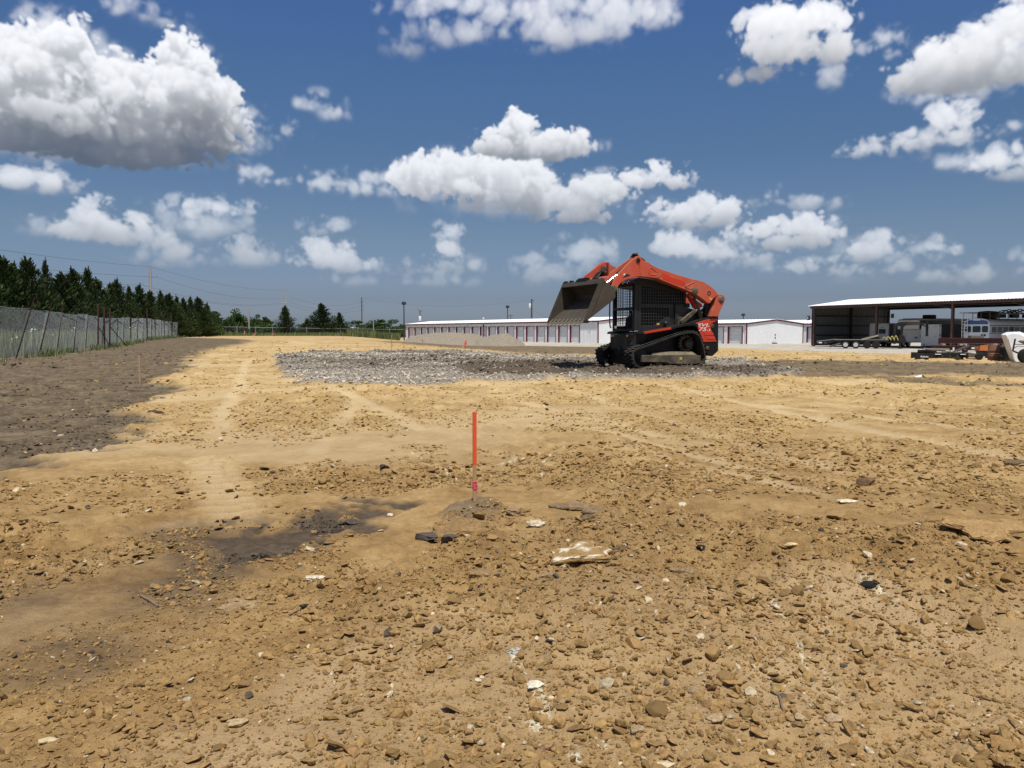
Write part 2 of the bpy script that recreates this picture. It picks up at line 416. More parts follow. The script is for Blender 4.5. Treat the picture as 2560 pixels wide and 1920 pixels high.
def poly_world(px): return np.array([ray_ground(*p) for p in px])
def sdist(P,x,y):
    """signed distance to polygon P, negative inside"""
    d=np.full(x.shape,1e9); ins=np.zeros(x.shape,bool); n=len(P)
    for i in range(n):
        ax,ay=P[i]; bx,by=P[(i+1)%n]; ex,ey=bx-ax,by-ay
        t=np.clip(((x-ax)*ex+(y-ay)*ey)/(ex*ex+ey*ey+1e-9),0,1)
        d=np.minimum(d,(x-ax-t*ex)**2+(y-ay-t*ey)**2)
        c_=((ay>y)!=(by>y)); ins^=c_&(x<(bx-ax)*(y-ay)/(by-ay+1e-12)+ax)
    d=np.sqrt(d); return np.where(ins,-d,d)
REG={k_:poly_world(v_) for k_,v_ in {
 'dark_left':[(-60,1235),(0,1200),(90,1158),(190,1128),(300,1088),(345,1050),(390,985),(440,930),(480,895),(530,872),(600,860),(632,852),(590,847),(500,845),(440,844),(300,850),(100,874),(0,892),(-300,905),(-500,1100)],
 'gravel':[(680,893),(760,886),(900,884),(1100,878),(1200,884),(1320,893),(1480,897),(1700,902),(1850,905),(1880,912),(1990,936),(1960,946),(1800,950),(1600,953),(1280,957),(1000,968),(760,969),(715,945),(690,910)],
 'gravel_soil':[(1130,925),(1200,917),(1330,914),(1500,915),(1600,925),(1830,928),(1960,932),(1900,945),(1600,948),(1300,952),(1180,948)],
 'gravel_soil2':[(850,915),(1000,905),(1250,905),(1130,915),(980,925),(880,930)],
 'dark_right':[(1840,906),(2050,902),(2300,905),(2560,912),(2800,915),(2800,945),(2560,944),(2300,940),(2100,940),(1990,942),(1860,916)],
 'dark_right2':[(2130,952),(2250,947),(2400,953),(2560,958),(2700,962),(2700,975),(2560,969),(2400,964),(2250,958)],
 'dark_mid':[(940,853),(1100,858),(1300,864),(1600,869),(1620,888),(1330,887),(1250,878),(1100,868)],
 'lot':[(1010,850),(1300,864),(1560,868),(1800,869),(2000,877),(2300,886),(2420,893),(2560,897),(3200,905),(3400,838),(1000,838)],
 'dark_stake':[(640,1335),(720,1290),(860,1245),(980,1240),(1010,1262),(990,1290),(900,1335),(780,1375),(660,1390)],
 'smear':[(0,1600),(0,1480),(250,1400),(450,1330),(620,1340),(800,1370),(640,1430),(500,1500),(300,1540),(100,1640)],
 'lump_grey':[(1095,1290),(1190,1258),(1255,1270),(1240,1310),(1130,1330)],
 'dark_right_fg':[(1180,1350),(1400,1290),(1700,1330),(1750,1500),(1500,1560),(1250,1500)],
 'grass':[(-900,905),(0,897),(100,876),(300,846),(430,838),(480,834),(480,831.5),(-900,834)],
}.items()}
PALE=[((1420,975),(2120,1190),.30),((1640,962),(2600,1170),.34),((830,975),(1060,1085),.34),((1960,1400),(2620,1690),.55),((1050,1840),(240,1900),.45),((560,1900),(1000,1560),.4),
      ((1900,1560),(2150,1900),.4),((330,1340),(700,1280),.28),((520,1150),(600,1310),.42),((1700,1100),(1260,1000),.25),((900,1000),(760,1150),.30),((1780,1000),(2640,1100),.22),((1450,1060),(1960,1200),.18),((2000,1010),(2700,1062),.20),((1560,1120),(2100,1250),.16),((620,900),(540,1100),.30)]
PALE=[(ray_ground(*a),ray_ground(*b),w_) for a,b,w_ in PALE]
CHALK=[(ray_ground(*a),ray_ground(*b),w_) for a,b,w_ in [((1352,1812),(1338,1705),.052),((1437,1915),(1433,1850),.022),((1527,1900),(1510,1838),.016),((1296,1668),(1280,1612),.030),((1120,1330),(1120,1330.5),.01),((2245,1495),(2150,1440),.03),((2030,1690),(1990,1610),.012),((2110,1760),(2060,1660),.012),((1960,1545),(1930,1500),.02),((1230,1170),(1290,1150),.05),((1010,1118),(1160,1215),.016)]]
def seg(x,y,a,b):
    ex,ey=b[0]-a[0],b[1]-a[1]; L=math.hypot(ex,ey); ex/=L; ey/=L
    s_=(x-a[0])*ex+(y-a[1])*ey; p_=-(x-a[0])*ey+(y-a[1])*ex
    return s_,p_,L
def ground_fields(x,y):
    r=np.hypot(x,y)
    wob=(fbm(x*.9,y*.9,4,0)-.5)
    wob2=(fbm(x*5,y*5,3,2)-.5)
    def M(k_,amp,soft):
        d=sdist(REG[k_],x,y); a=amp*(wob*1.6+wob2*.8*np.clip(6/r,.15,1))
        return smooth(.5-(d+a*1.0)/soft)
    g={}
    sc=np.clip(r/9,.25,6)
    g['dark']=np.clip(M('dark_left',.9,.30*sc)+M('dark_right',1.2,.5*sc)*.92+M('dark_right2',.9,.3*sc)*.8+M('dark_mid',1.0,3.)*.9,0,1)
    g['gravel']=M('gravel',.5,.35)
    g['soil']=np.clip(M('gravel_soil',.6,.5)+M('gravel_soil2',.6,.8)*.6,0,1)
    lm=M('lot',1.5,2.5); g['lot']=lm
    g['grass']=M('grass',1.2,.8)
    ds=M('dark_stake',.50,.10)*smooth((fbm(x*7,y*7,3,1)-.22)*5); sm_=M('smear',.5,.5)*.80*(.45+.55*smooth((fbm(x*2.6,y*2.6,4,3)-.28)*3.5)); fg=M('dark_right_fg',.3,.5)*.35
    g['stake']=np.clip(ds+sm_,0,1); g['wet']=fg; g['darkpatch']=ds
    ch=np.zeros_like(x)
    for (a,b,w_) in CHALK:
        s_,p_,L=seg(x,y,a,b); ch=np.maximum(ch,smooth(1.5-np.abs(p_+.02*(fbm(x*20,y*20,2,1)-.5))/(w_*.5))*smooth(s_/.03+.5)*smooth((L-s_)/.05+.5))
    g['chalk']=ch*smooth((fbm(x*38,y*38,3,2)-.34)*5)
    g['lump']=M('lump_grey',.16,.14)
    pale=np.zeros_like(x)
    for a,b,w_ in PALE:
        s_,p_,L=seg(x,y,a,b); e=smooth(1.2-np.abs(p_+wob*.25)/(w_*.5))*smooth(s_/.5+.3)*smooth((L-s_)/.5+.3)
        pale=np.maximum(pale,e*(.55+.7*(fbm(x*2.2,y*2.2,3,4)-.2)))
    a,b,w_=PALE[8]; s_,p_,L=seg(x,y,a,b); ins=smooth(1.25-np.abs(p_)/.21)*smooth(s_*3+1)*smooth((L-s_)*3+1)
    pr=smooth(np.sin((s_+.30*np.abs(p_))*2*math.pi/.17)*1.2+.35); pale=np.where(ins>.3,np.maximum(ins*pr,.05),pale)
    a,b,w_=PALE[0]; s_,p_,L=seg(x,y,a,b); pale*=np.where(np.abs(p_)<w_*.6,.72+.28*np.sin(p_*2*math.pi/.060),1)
    patch=smooth((fbm(x*.55+3,y*.55,3,5)-.52)*6)*.5
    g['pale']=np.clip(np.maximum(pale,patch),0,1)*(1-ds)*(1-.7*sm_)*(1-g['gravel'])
    return g
def detail_height(x,y,g):
    r=np.hypot(x,y)
    rough=(1-.66*g['pale'])*(1-.25*g['stake'])*(.55+.9*smooth((fbm(x*.8,y*.8,3,1)-.35)*3))
    z=.05*(fbm(x*.35,y*.35,2,3)-.5)
    bil=lambda f,k_: np.abs(vnoise(*rot(x*f,y*f,.5+k_),k_)-.5)*2
    fade=lambda f: np.clip(1.6-r*f/160,0,1)
    z=z+rough*(.024*(fbm(x*3,y*3,2,2)-.5)+.018*(1-bil(9,1))*fade(9)+.015*(vnoise(x*21,y*21,3)-.5)*fade(21)+.012*(vnoise(*rot(x*45,y*45,.8),4)-.5)*fade(45))
    # broken crusts: steps where noise crosses a level
    st=fbm(x*4.2,y*4.2,3,5); z=z+.013*rough*smooth((st-.55)*30)*np.clip(2-r/7,0,1)
    s2=fbm(x*9+5,y*9,2,0); z=z+.008*rough*smooth((s2-.52)*26)*np.clip(1.8-r/5,0,1)
    s3=fbm(x*1.6,y*3.2,3,4); z=z+.05*rough*smooth((s3-.56)*12)*smooth((r-7)/6)*np.clip(1.5-r/90,0,1)*(1-g['lot'])
    # tyre grooves along the first lane, track cleats in the chevron lane
    a,b,w_=PALE[0]; s_,p_,L=seg(x,y,a,b); inside=smooth(1.3-np.abs(p_)/(w_*.5))*smooth(s_)*smooth((L-s_))
    z=z+inside*(.012*np.sin(p_*2*math.pi/.060)-.022)
    a,b,w_=PALE[1]; s_,p_,L=seg(x,y,a,b); inside=smooth(1.3-np.abs(p_)/(w_*.5))*smooth(s_)*smooth((L-s_))
    z=z+inside*(.008*np.sin(p_*2*math.pi/.08)-.018)
    a,b,w_=PALE[8]; s_,p_,L=seg(x,y,a,b); inside=smooth(1.25-np.abs(p_)/.21)*smooth(s_*3+1)*smooth((L-s_)*3+1)
    z=z+inside*(.052*(smooth(np.sin((s_+.30*np.abs(p_))*2*math.pi/.17)*1.2+.35)-.5)-.012)
    # dozer furrows in the foreground right
    a,b,w_=PALE[3]; s_,p_,L=seg(x,y,a,b); inside=smooth(1.3-np.abs(p_)/(.5))*smooth((L-s_)+.5)
    z=z+inside*.013*np.sin(p_*2*math.pi/.16+wobble(x,y))
    z=z+g['gravel']*(.07+.04*(fbm(x*.9,y*.9,3,2)-.5))+g['soil']*.06*(.3+fbm(x*1.3,y*1.3,3,3))
    z=z+g['dark']*np.where(y<45,.03*(fbm(x*1.1,y*1.1,4,1)-.5)-.05*smooth((30-y)/20),0)*(x<0)
    z=z-g['stake']*.012+g['lump']*.040*(.6+.9*fbm(x*9,y*9,3,1))
    return z*np.clip(2.2-r/60,0,1)
def wobble(x,y): return 4*(fbm(x*.8,y*.8,2,2)-.5)
_t0=time.time()
_th=np.concatenate([np.arange(-46,46,.15),np.arange(46,314,4.)]); _th=np.radians(_th); NTH=len(_th)
_rr=np.concatenate([.6*1.0078**np.arange(0,556),.6*1.0078**556*1.022**np.arange(0,180)])
NR=len(_rr)
_X=(_rr[:,None]*np.sin(_th)[None,:]); _Y=(_rr[:,None]*np.cos(_th)[None,:])
_x,_y=_X.ravel(),_Y.ravel()
G=ground_fields(_x,_y)
_z=base_height(_x,_y)+detail_height(_x,_y,G)
_i=np.arange(NR-1)[:,None]*NTH; _j=np.arange(NTH)[None,:]; _jn=(_j+1)%NTH
_f=np.stack([_i+_j,_i+_jn,_i+NTH+_jn,_i+NTH+_j],-1).reshape(-1,4)[:,::-1]
one=np.ones_like(_x)
m1=np.stack([G['dark'],G['gravel'],G['lot'],G['grass']],1)
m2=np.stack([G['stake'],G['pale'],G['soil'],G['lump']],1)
m3=np.stack([G['chalk'],G['wet'],0*one,one],1)
def ground_material():
    m=bpy.data.materials.new('graded_dirt'); m.use_nodes=True; t=NT(m.node_tree); t.n.clear()
    o=t.new('ShaderNodeOutputMaterial'); b=t.new('ShaderNodeBsdfPrincipled'); t.l.new(b.outputs[0],o.inputs[0])
    b.inputs['Roughness'].default_value=.95; b.inputs['Specular IOR Level'].default_value=.12
    P=t.new('ShaderNodeTexCoord').outputs['Object']
    def att(nm):
        a=t.new('ShaderNodeAttribute',attribute_name=nm); s_=t.new('ShaderNodeSeparateColor'); t.l.new(a.outputs['Color'],s_.inputs[0]); return (*s_.outputs[:3],a.outputs['Alpha'])
    dark,grav,lot,grass=att('m1'); stake,pale,soil,lump=att('m2'); chalk,wet=att('m3')[:2]
    big=t.noise(P,.45,4,.55); mid=t.noise(P,2.6,5,.6); fine=t.noise(P,17,6,.65); grit=t.noise(P,85,4,.6); cl=t.noise(P,230,2,.6)
    f=t.math('ADD',t.math('MULTIPLY',mid,.45),t.math('ADD',t.math('MULTIPLY',fine,.35),t.math('MULTIPLY',big,.25)))
    tan=t.ramp(f,[(.36,(.158,.091,.032)),(.46,(.252,.150,.056)),(.55,(.325,.203,.081)),(.66,(.425,.283,.126))])
    tan=t.mix(t.math('MULTIPLY',t.ramp(grit,[(.52,0),(.70,1)]),.30),tan,(.135,.083,.033))
    tan=t.mix(t.math('MULTIPLY',t.ramp(cl,[(.66,0),(.74,1)]),.25),tan,(.50,.39,.22))
    tan=tan
    # bright ochre far out on the pad
    gy=t.new('ShaderNodeSeparateXYZ'); t.l.new(P,gy.inputs[0])
    far=t.math('MULTIPLY',t.math('SUBTRACT',t.math('ADD',gy.outputs[1],t.math('MULTIPLY',mid,3.)),4.2,clamp=False),1/9,clamp=True)
    tan=t.mix(t.math('MULTIPLY',far,.92),tan,t.ramp(f,[(.37,(.27,.175,.070)),(.48,(.405,.272,.117)),(.57,(.495,.345,.158)),(.68,(.585,.43,.215))]))
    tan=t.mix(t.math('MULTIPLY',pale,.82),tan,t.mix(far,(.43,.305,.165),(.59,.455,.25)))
    dk=t.ramp(t.math('ADD',t.math('MULTIPLY',fine,.5),t.math('MULTIPLY',mid,.5)),[(.38,(.058,.043,.027)),(.50,(.122,.091,.056)),(.62,(.20,.155,.098))])
    c_=t.mix(t.math('MULTIPLY',dark,.96),tan,dk)
    c_=t.mix(t.math('MULTIPLY',stake,.85),c_,t.ramp(fine,[(.35,(.034,.028,.024)),(.65,(.078,.063,.050))]))
    c_=t.mix(t.math('MULTIPLY',lump,.75),c_,t.ramp(fine,[(.35,(.10,.078,.052)),(.65,(.19,.145,.096))]))
    c_=t.mix(t.math('MULTIPLY',wet,.9),c_,t.mix(fine,(.085,.050,.020),(.22,.135,.055)))
    c_=t.mix(t.math('MULTIPLY',chalk,.92),c_,t.ramp(grit,[(.35,(.42,.345,.20)),(.55,(.64,.575,.42))]))
    gr=t.ramp(t.math('ADD',t.math('MULTIPLY',grit,.5),t.math('MULTIPLY',fine,.5)),[(.38,(.085,.070,.052)),(.5,(.21,.178,.135)),(.62,(.44,.39,.32))])
    c_=t.mix(grav,c_,gr)
    c_=t.mix(t.math('MULTIPLY',soil,.9),c_,t.ramp(fine,[(.35,(.055,.040,.027)),(.65,(.125,.092,.060))]))
    c_=t.mix(lot,c_,t.ramp(t.math('ADD',t.math('MULTIPLY',mid,.6),t.math('MULTIPLY',big,.4)),[(.36,(.30,.26,.195)),(.6,(.52,.475,.39))]))
    c_=t.mix(grass,c_,t.ramp(mid,[(.35,(.045,.060,.020)),(.65,(.10,.115,.045))]))
    t.l.new(c_,b.inputs['Base Color'])
    n1=t.new('ShaderNodeBump'); n1.inputs['Strength'].default_value=1.0; n1.inputs['Distance'].default_value=.018; t.l.new(fine,n1.inputs['Height'])
    n2=t.new('ShaderNodeBump'); n2.inputs['Strength'].default_value=1.0; n2.inputs['Distance'].default_value=.007
    t.l.new(grit,n2.inputs['Height']); t.l.new(n1.outputs[0],n2.inputs['Normal']); t.l.new(n2.outputs[0],b.inputs['Normal'])
    return m
M_GROUND=ground_material()
# close the hole at the camera's feet
_v=np.concatenate([np.stack([_x,_y,_z],1),[[0,0,0.]]])
_f=np.concatenate([_f,np.stack([np.full(NTH,NR*NTH),np.arange(NTH),(np.arange(NTH)+1)%NTH,(np.arange(NTH)+1)%NTH],1)[:,::-1]]) if False else _f
ground=np_mesh('ground',np.stack([_x,_y,_z],1),_f,M_GROUND,attrs={'m1':('POINT',m1),'m2':('POINT',m2),'m3':('POINT',m3)},kind='structure')
# lookup of the finished surface
def surf(x,y):
    x=np.atleast_1d(np.asarray(x,float)); y=np.atleast_1d(np.asarray(y,float))
    g=ground_fields(x,y); return base_height(x,y)+detail_height(x,y,g)
def at(u,v,lift=0):
    x,y=ray_ground(u,v); return x,y,float(surf(x,y)[0])+lift
print('ground',len(_x),round(time.time()-_t0,1))
# ------------------------------------------------------------------ compact track loader
RED=(.50,.072,.034)
M_red=material('orange_red_paint',RED,.42,col2=(.44,.070,.038),scale=3,amount=.5,dust=(.40,.20,.11),dust_amt=.38,spec=.45)
M_red2=material('unfaded_paint',(.56,.030,.006),.45,col2=(.47,.033,.01),scale=9,amount=.6)
M_panel_red=material('side_panel_paint',(.56,.040,.012),.42,col2=(.46,.04,.02),scale=4,amount=.4,dust=DUST,dust_amt=.10)
M_black=material('black_steel',(.0055,.0055,.006),.5,col2=(.013,.012,.010),scale=5,amount=.6,dust=DUST,dust_amt=.035,spec=.3)
M_cab=material('charcoal_cab_paint',(.016,.017,.019),.5,col2=(.026,.025,.023),scale=3,amount=.5,dust=DUST,dust_amt=.045,spec=.35)
M_grille=material('cab_mesh_steel',(.030,.032,.034),.5)
M_dark=material('cab_interior',(.006,.006,.007),.7)
M_rub=material('track_rubber',(.016,.016,.016),.85,col2=(.045,.041,.034),scale=9,amount=.7,dust=(.15,.125,.09),dust_amt=.22,spec=.2)
M_dusty=material('dusty_steel',(.085,.069,.046),.85,col2=(.026,.024,.022),scale=5,amount=.8,dust=(.25,.205,.13),dust_amt=.6,spec=.2)
M_bucket=material('worn_bucket_steel',(.030,.026,.021),.6,metal=.2,col2=(.075,.060,.040),scale=4,amount=.85,dust=(.14,.11,.07),dust_amt=.22,bump=.2,bscale=30)
M_edge=material('scraped_edge_steel',(.20,.17,.12),.45,metal=.5,col2=(.32,.25,.14),scale=14,amount=.8)
M_chrome=material('chrome_rod',(.85,.86,.88),.12,metal=1)
M_white=material('white_lettering',(.78,.78,.78),.5)
M_yel=material('yellow_decal',(.70,.46,.02),.5,col2=(.25,.17,.03),scale=60,amount=.5)
M_glass=bpy.data.materials.new('tinted_glass'); M_glass.use_nodes=True
_b=M_glass.node_tree.nodes['Principled BSDF']; _b.inputs['Base Color'].default_value=(.004,.004,.005,1); _b.inputs['Roughness'].default_value=.25; _b.inputs['Specular IOR Level'].default_value=.2
ZG=.1045
loader=empty('compact_track_loader',(3.290,18.373,ZG),R(203),'orange and black compact track loader with raised bucket on the gravel','track loader')
def catmull(P,n=6,closed=True):
    out=[]; m=len(P)
    for i in range(m if closed else m-1):
        p=[P[(i+k_-1)%m] if closed else P[min(max(i+k_-1,0),m-1)] for k_ in range(4)]
        for j in range(n):
            t=j/n
            out.append(tuple(.5*(2*p[1][c_]+(p[2][c_]-p[0][c_])*t+(2*p[0][c_]-5*p[1][c_]+4*p[2][c_]-p[3][c_])*t*t+(3*p[1][c_]-p[0][c_]-3*p[2][c_]+p[3][c_])*t**3) for c_ in range(len(p[1]))))
    return out
def inset(P,d):
    """closed polygon moved inward by d (counter-clockwise or not)"""
    a=sum(P[i][0]*P[(i+1)%len(P)][1]-P[(i+1)%len(P)][0]*P[i][1] for i in range(len(P)))
    sg=1 if a>0 else -1; out=[]
    for i,p in enumerate(P):
        q,r_=P[i-1],P[(i+1)%len(P)]; dx,dy=r_[0]-q[0],r_[1]-q[1]; L=math.hypot(dx,dy) or 1
        out.append((p[0]-dy/L*d*sg,p[1]+dx/L*d*sg))
    return out
TR=[(1.018,.42),(1.028,.30),(.975,.12),(.86,.03),(.70,.0),(.143,0),(-.55,0),(-.80,.015),(-.95,.075),(-1.015,.20),(-1.005,.36),(-.945,.58),(-.87,.74),(-.755,.845),(-.61,.880),(-.40,.865),(-.10,.800),(.30,.678),(.674,.560),(.89,.505)]
TRS=catmull(TR,6)
def resample(P,step):
    out=[]; acc=0; m=len(P)
    for i in range(m):
        a,b=P[i],P[(i+1)%m]; L=math.hypot(b[0]-a[0],b[1]-a[1])
        while acc<L:
            t=acc/L; out.append((a[0]+(b[0]-a[0])*t,a[1]+(b[1]-a[1])*t,(b[0]-a[0])/L,(b[1]-a[1])/L)); acc+=step
        acc-=L
    return out
def make_track(sg):
    y0,y1=(.52,.84) if sg>0 else (-.84,-.52)
    outer=inset(TRS,.028); inner=inset(TRS,.062); n=len(outer)
    mb=MB(); vs=[(p[0],y,p[1]) for y in (y0,y1) for p in outer]+[(p[0],y,p[1]) for y in (y0,y1) for p in inner]
    fs=[]
    for i in range(n):
        j=(i+1)%n
        fs+=[(i,j,n+j,n+i),(2*n+i,3*n+i,3*n+j,2*n+j),(i,2*n+i,2*n+j,j),(n+i,n+j,3*n+j,3*n+i)]
    mb.add(vs,fs); belt=mb.build('rubber_track',M_rub,loader,40)
    mb=MB()
    for i,(x,z,tx,tz) in enumerate(resample(outer,.0865)):
        nx,nz=(tz,-tx)
        a=sum(outer[k_][0]*outer[(k_+1)%n][1]-outer[(k_+1)%n][0]*outer[k_][1] for k_ in range(n))
        if a<0: nx,nz=-nx,-nz
        for (ya,yb,off,w_) in ((y0+.005,y0+.135,.0,.046),(y0+.10,y1-.10,.043,.034),(y1-.135,y1-.005,.0,.046)):
            cx,cz=x+tx*off,z+tz*off; h_=.030
            c8=[]
            for hh,ws in ((-.004,1),(h_,.72)):
                for yy,sx in ((ya,-1),(ya,1),(yb,1),(yb,-1)):
                    c8.append((cx+tx*sx*w_/2*ws+nx*hh,yy,cz+tz*sx*w_/2*ws+nz*hh))
            mb.add(c8,[(0,1,2,3),(7,6,5,4),(0,4,5,1),(1,5,6,2),(2,6,7,3),(3,7,4,0)])
    lg=mb.build('track_lug',M_rub,belt,kind='stuff')
    ya,yb=(.58,.80) if sg>0 else (-.80,-.58); yo=yb if sg>0 else ya; yi=ya if sg>0 else yb
    fr=[(.73,.322),(.476,.320),(-.70,.320),(-.885,.292),(-.885,.12),(-.706,.10),(-.02,.115),(.05,.150),(.73,.168)]
    mb=MB().prism(fr,yi+.08*sg,yo,)
    # sloped dusty top of the frame
    mb.add([(.44,yo-.004*sg,.322),(-.72,yo-.004*sg,.322),(-.86,yo-.004*sg,.296),(.40,yo-.10*sg,.375),(0,yo-.10*sg,.40),(-.70,yo-.10*sg,.39),(-.86,yo-.10*sg,.30),(.44,yo-.16*sg,.322),(-.86,yo-.16*sg,.29)],
           [(0,1,5,4),(0,4,3),(1,2,6,5),(3,4,5,6,8,7),(0,3,7)])
    tf=mb.build('track_frame',M_dusty,loader,bevel=.008)
    mb=MB()
    for x in (.11,-.03,-.30,-.56): mb.lathe([(.010,-.01),(.016,0),(.016,.012)],(x,yo-.002*sg,.118),(0,sg,0),8)
    mb.box(-.36,-.28,min(yo,yo+.004*sg),max(yo,yo+.004*sg),.20,.26)
    for i,x in enumerate((.223,-.031,-.300,-.559)):
        MB().lathe([(.05,0),(.105,.0),(.105,.05),(.07,.055),(.07,.09),(.105,.095),(.105,.15),(.045,.155)],(x,yi+.02*sg,.105+.062),(0,sg,0),20).build('track_roller',M_dusty,loader,40)
    MB().box(-.352,-.285,min(yo+.001*sg,yo+.005*sg),max(yo+.001*sg,yo+.005*sg),.205,.265).build('warning_decal',M_yel,tf)
    MB().lathe([(.02,0),(.05,.01),(.05,.06),(.20,.065),(.225,.075),(.225,.125),(.20,.135),(.06,.14),(.06,.17),(.02,.175)],(.755,yi-.02*sg,.27),(0,sg,0),28).build('front_idler',M_black,loader,40)
    MB().lathe([(.02,0),(.05,.01),(.05,.06),(.11,.065),(.125,.075),(.125,.125),(.11,.135),(.05,.14)],(-.845,yi-.02*sg,.19),(0,sg,0),24).build('rear_idler',M_black,loader,40)
    n=15; poly=[]
    for i in range(n):
        for da,r_ in ((-.30,.172),(-.12,.215),(.12,.215),(.30,.172)):
            a=(i+da)*2*math.pi/n; poly.append((-.591+r_*math.cos(a),.578+r_*math.sin(a)))
    MB().prism(poly,min(yi,yi+.05*sg),max(yi,yi+.05*sg)).build('drive_sprocket',M_dusty,loader)
    MB().lathe([(.13,0),(.13,.08),(.10,.12),(.03,.125)],(-.591,yi+.05*sg,.578),(0,sg,0),24).build('drive_motor',M_black,loader,40)
for sg in (1,-1): make_track(sg)
# chassis tub between the tracks, sloped front; black belly added as shade below
MB().prism([(.815,.80),(.815,.42),(.70,.30),(-.95,.33),(-1.20,.62),(-1.10,.95),(.45,.84)],-.47,.47)  .prism([(.80,.40),(.76,.10),(-.80,.12),(-.90,.34)],-.50,.50).build('chassis',M_black,loader,bevel=.012)
MB().prism([(.835,.78),(.83,.46),(.80,.34),(.80,.80)],-.28,.28).box(.835,.85,-.06,.06,.40,.52).box(.82,.90,-.02,.02,.30,.34).build('front_plate',M_cab,loader,bevel=.006)
for y,(w_,m_) in zip((-.40,-.29,-.18,.10,.20,.30),((.07,M_yel),(.08,M_yel),(.05,M_white),(.07,M_white),(.05,M_white),(.05,M_yel))):
    MB().box(.817,.822,y-w_/2,y+w_/2,.735,.775).build('front_decal',m_,loader)
for sg in (1,-1):
    ya,yb=(.49,.80) if sg>0 else (-.80,-.49)
    MB().prism([(.72,.80),(.70,.845),(-.03,.955),(-.40,1.03),(-.66,1.075),(-.80,1.02),(-.79,.945),(-.70,.985),(-.62,.995),(-.403,.978),(-.042,.895),(.677,.795)],ya,yb).build('fender',M_black,loader,bevel=.006)
    yo=.801*sg
    MB().prism([(.691,.850),(.677,.802),(-.042,.906),(-.028,.955)],min(yo,yo+.014*sg),max(yo,yo+.014*sg)).build('trim_strip',M_red2,loader,bevel=.004)
    # steps / mud ledges at the front
    MB().prism([(.80,.60),(.86,.56),(.66,.48),(.45,.58),(.45,.80),(.70,.80)],.47*sg if sg<0 else .47,.50*sg if sg<0 else .50).build('front_gusset',M_cab,loader)
# engine housing and rear side panels
MB().prism([(-.33,1.50),(-.64,1.425),(-1.0,1.335),(-1.30,1.21),(-1.40,1.16),(-1.42,.42),(-1.27,.30),(-1.0,.45),(-.80,.95),(-.33,.98)],-.55,.55).build('engine_housing',M_cab,loader,bevel=.015)
for sg in (1,-1):
    a,b=sorted((.555*sg,.74*sg))
    MB().prism([(-.645,1.076),(-.991,1.165),(-1.20,1.20),(-1.411,1.207),(-1.429,.40),(-1.262,.274),(-1.12,.322),(-1.055,.45),(-1.002,.622),(-.90,.80),(-.815,.925),(-.77,.96)],a,b).build('rear_corner_panel',M_black,loader,bevel=.012)
    a,b=sorted((.741*sg,.754*sg))
    rp=MB().prism([(-.755,1.055),(-1.05,1.135),(-1.211,1.16),(-1.366,1.161),(-1.403,1.115),(-1.24,1.065),(-1.185,1.03),(-1.172,1.0),(-1.20,.90),(-1.363,.62),(-.999,.61)],a,b).build('side_panel',M_panel_red,loader,bevel=.005)
    a,b=sorted((.755*sg,.762*sg))
    for (x0,x1,z0,z1) in ((-1.25,-.985,.765,.835),(-1.30,-1.04,.67,.735)):
        MB().prism([(x1,z1),(x0,z1-.004),(x0-.025,z0),(x1-.03,z0)],a,b).build('pressed_rib',M_panel_red,rp,bevel=.006)
    for x,z,r_ in ((-1.232,.985,.05),(-1.113,.466,.048)):
        MB().lathe([(r_,0),(r_,.012),(r_*.8,.018),(r_*.35,.018),(r_*.3,.004)],(x,.742*sg,z),(0,sg,0),20).build('tie_down_eye',M_dusty,loader,40)
    # rear tower that carries the arm
    a,b=sorted((.58*sg,.80*sg))
    tw=MB().prism([(-1.300,1.69),(-1.38,1.735),(-1.467,1.728),(-1.535,1.68),(-1.554,1.63),(-1.514,1.517),(-1.395,1.30),(-1.372,1.206),(-1.141,1.206),(-1.19,1.36),(-1.247,1.468)],a,b).build('rear_tower',M_red,loader,bevel=.012)
    MB().prism([(-1.20,1.66),(-1.31,1.69),(-1.25,1.46),(-1.17,1.30),(-1.12,1.21),(-1.08,1.24),(-1.10,1.45)],*sorted((.56*sg,.66*sg))).build('tower_gusset',M_black,loader)
    MB().lathe([(.085,-.01),(.085,.012),(.055,.02),(.05,.035),(.02,.036)],(-1.432,.80*sg,1.622),(0,sg,0),22).build('pivot_pin',M_dusty,tw,40)
    # lift cylinder and its link
    cy=MB().tube([(-.99,.66*sg,.95),(-.915,.66*sg,1.36)],.060,14).build('lift_cylinder',M_black,loader,40)
    MB().tube([(-.915,.66*sg,1.36),(-.70,.66*sg,1.77)],.030,12).build('cylinder_rod',M_dusty,cy,40)
    lk=MB().prism([(-.40,1.055),(-.46,1.145),(-.79,1.385),(-.845,1.325),(-.55,1.09),(-.45,1.02)],*sorted((.60*sg,.68*sg))).build('control_link',M_dusty,loader,bevel=.008)
    MB().box(-.56,-.36,*sorted((.50*sg,.60*sg)),.97,1.19).lathe([(.055,0),(.055,.06),(.03,.065)],(-.455,.62*sg,1.09),(0,sg,0),16).build('link_bracket',M_dusty,loader,bevel=.006)
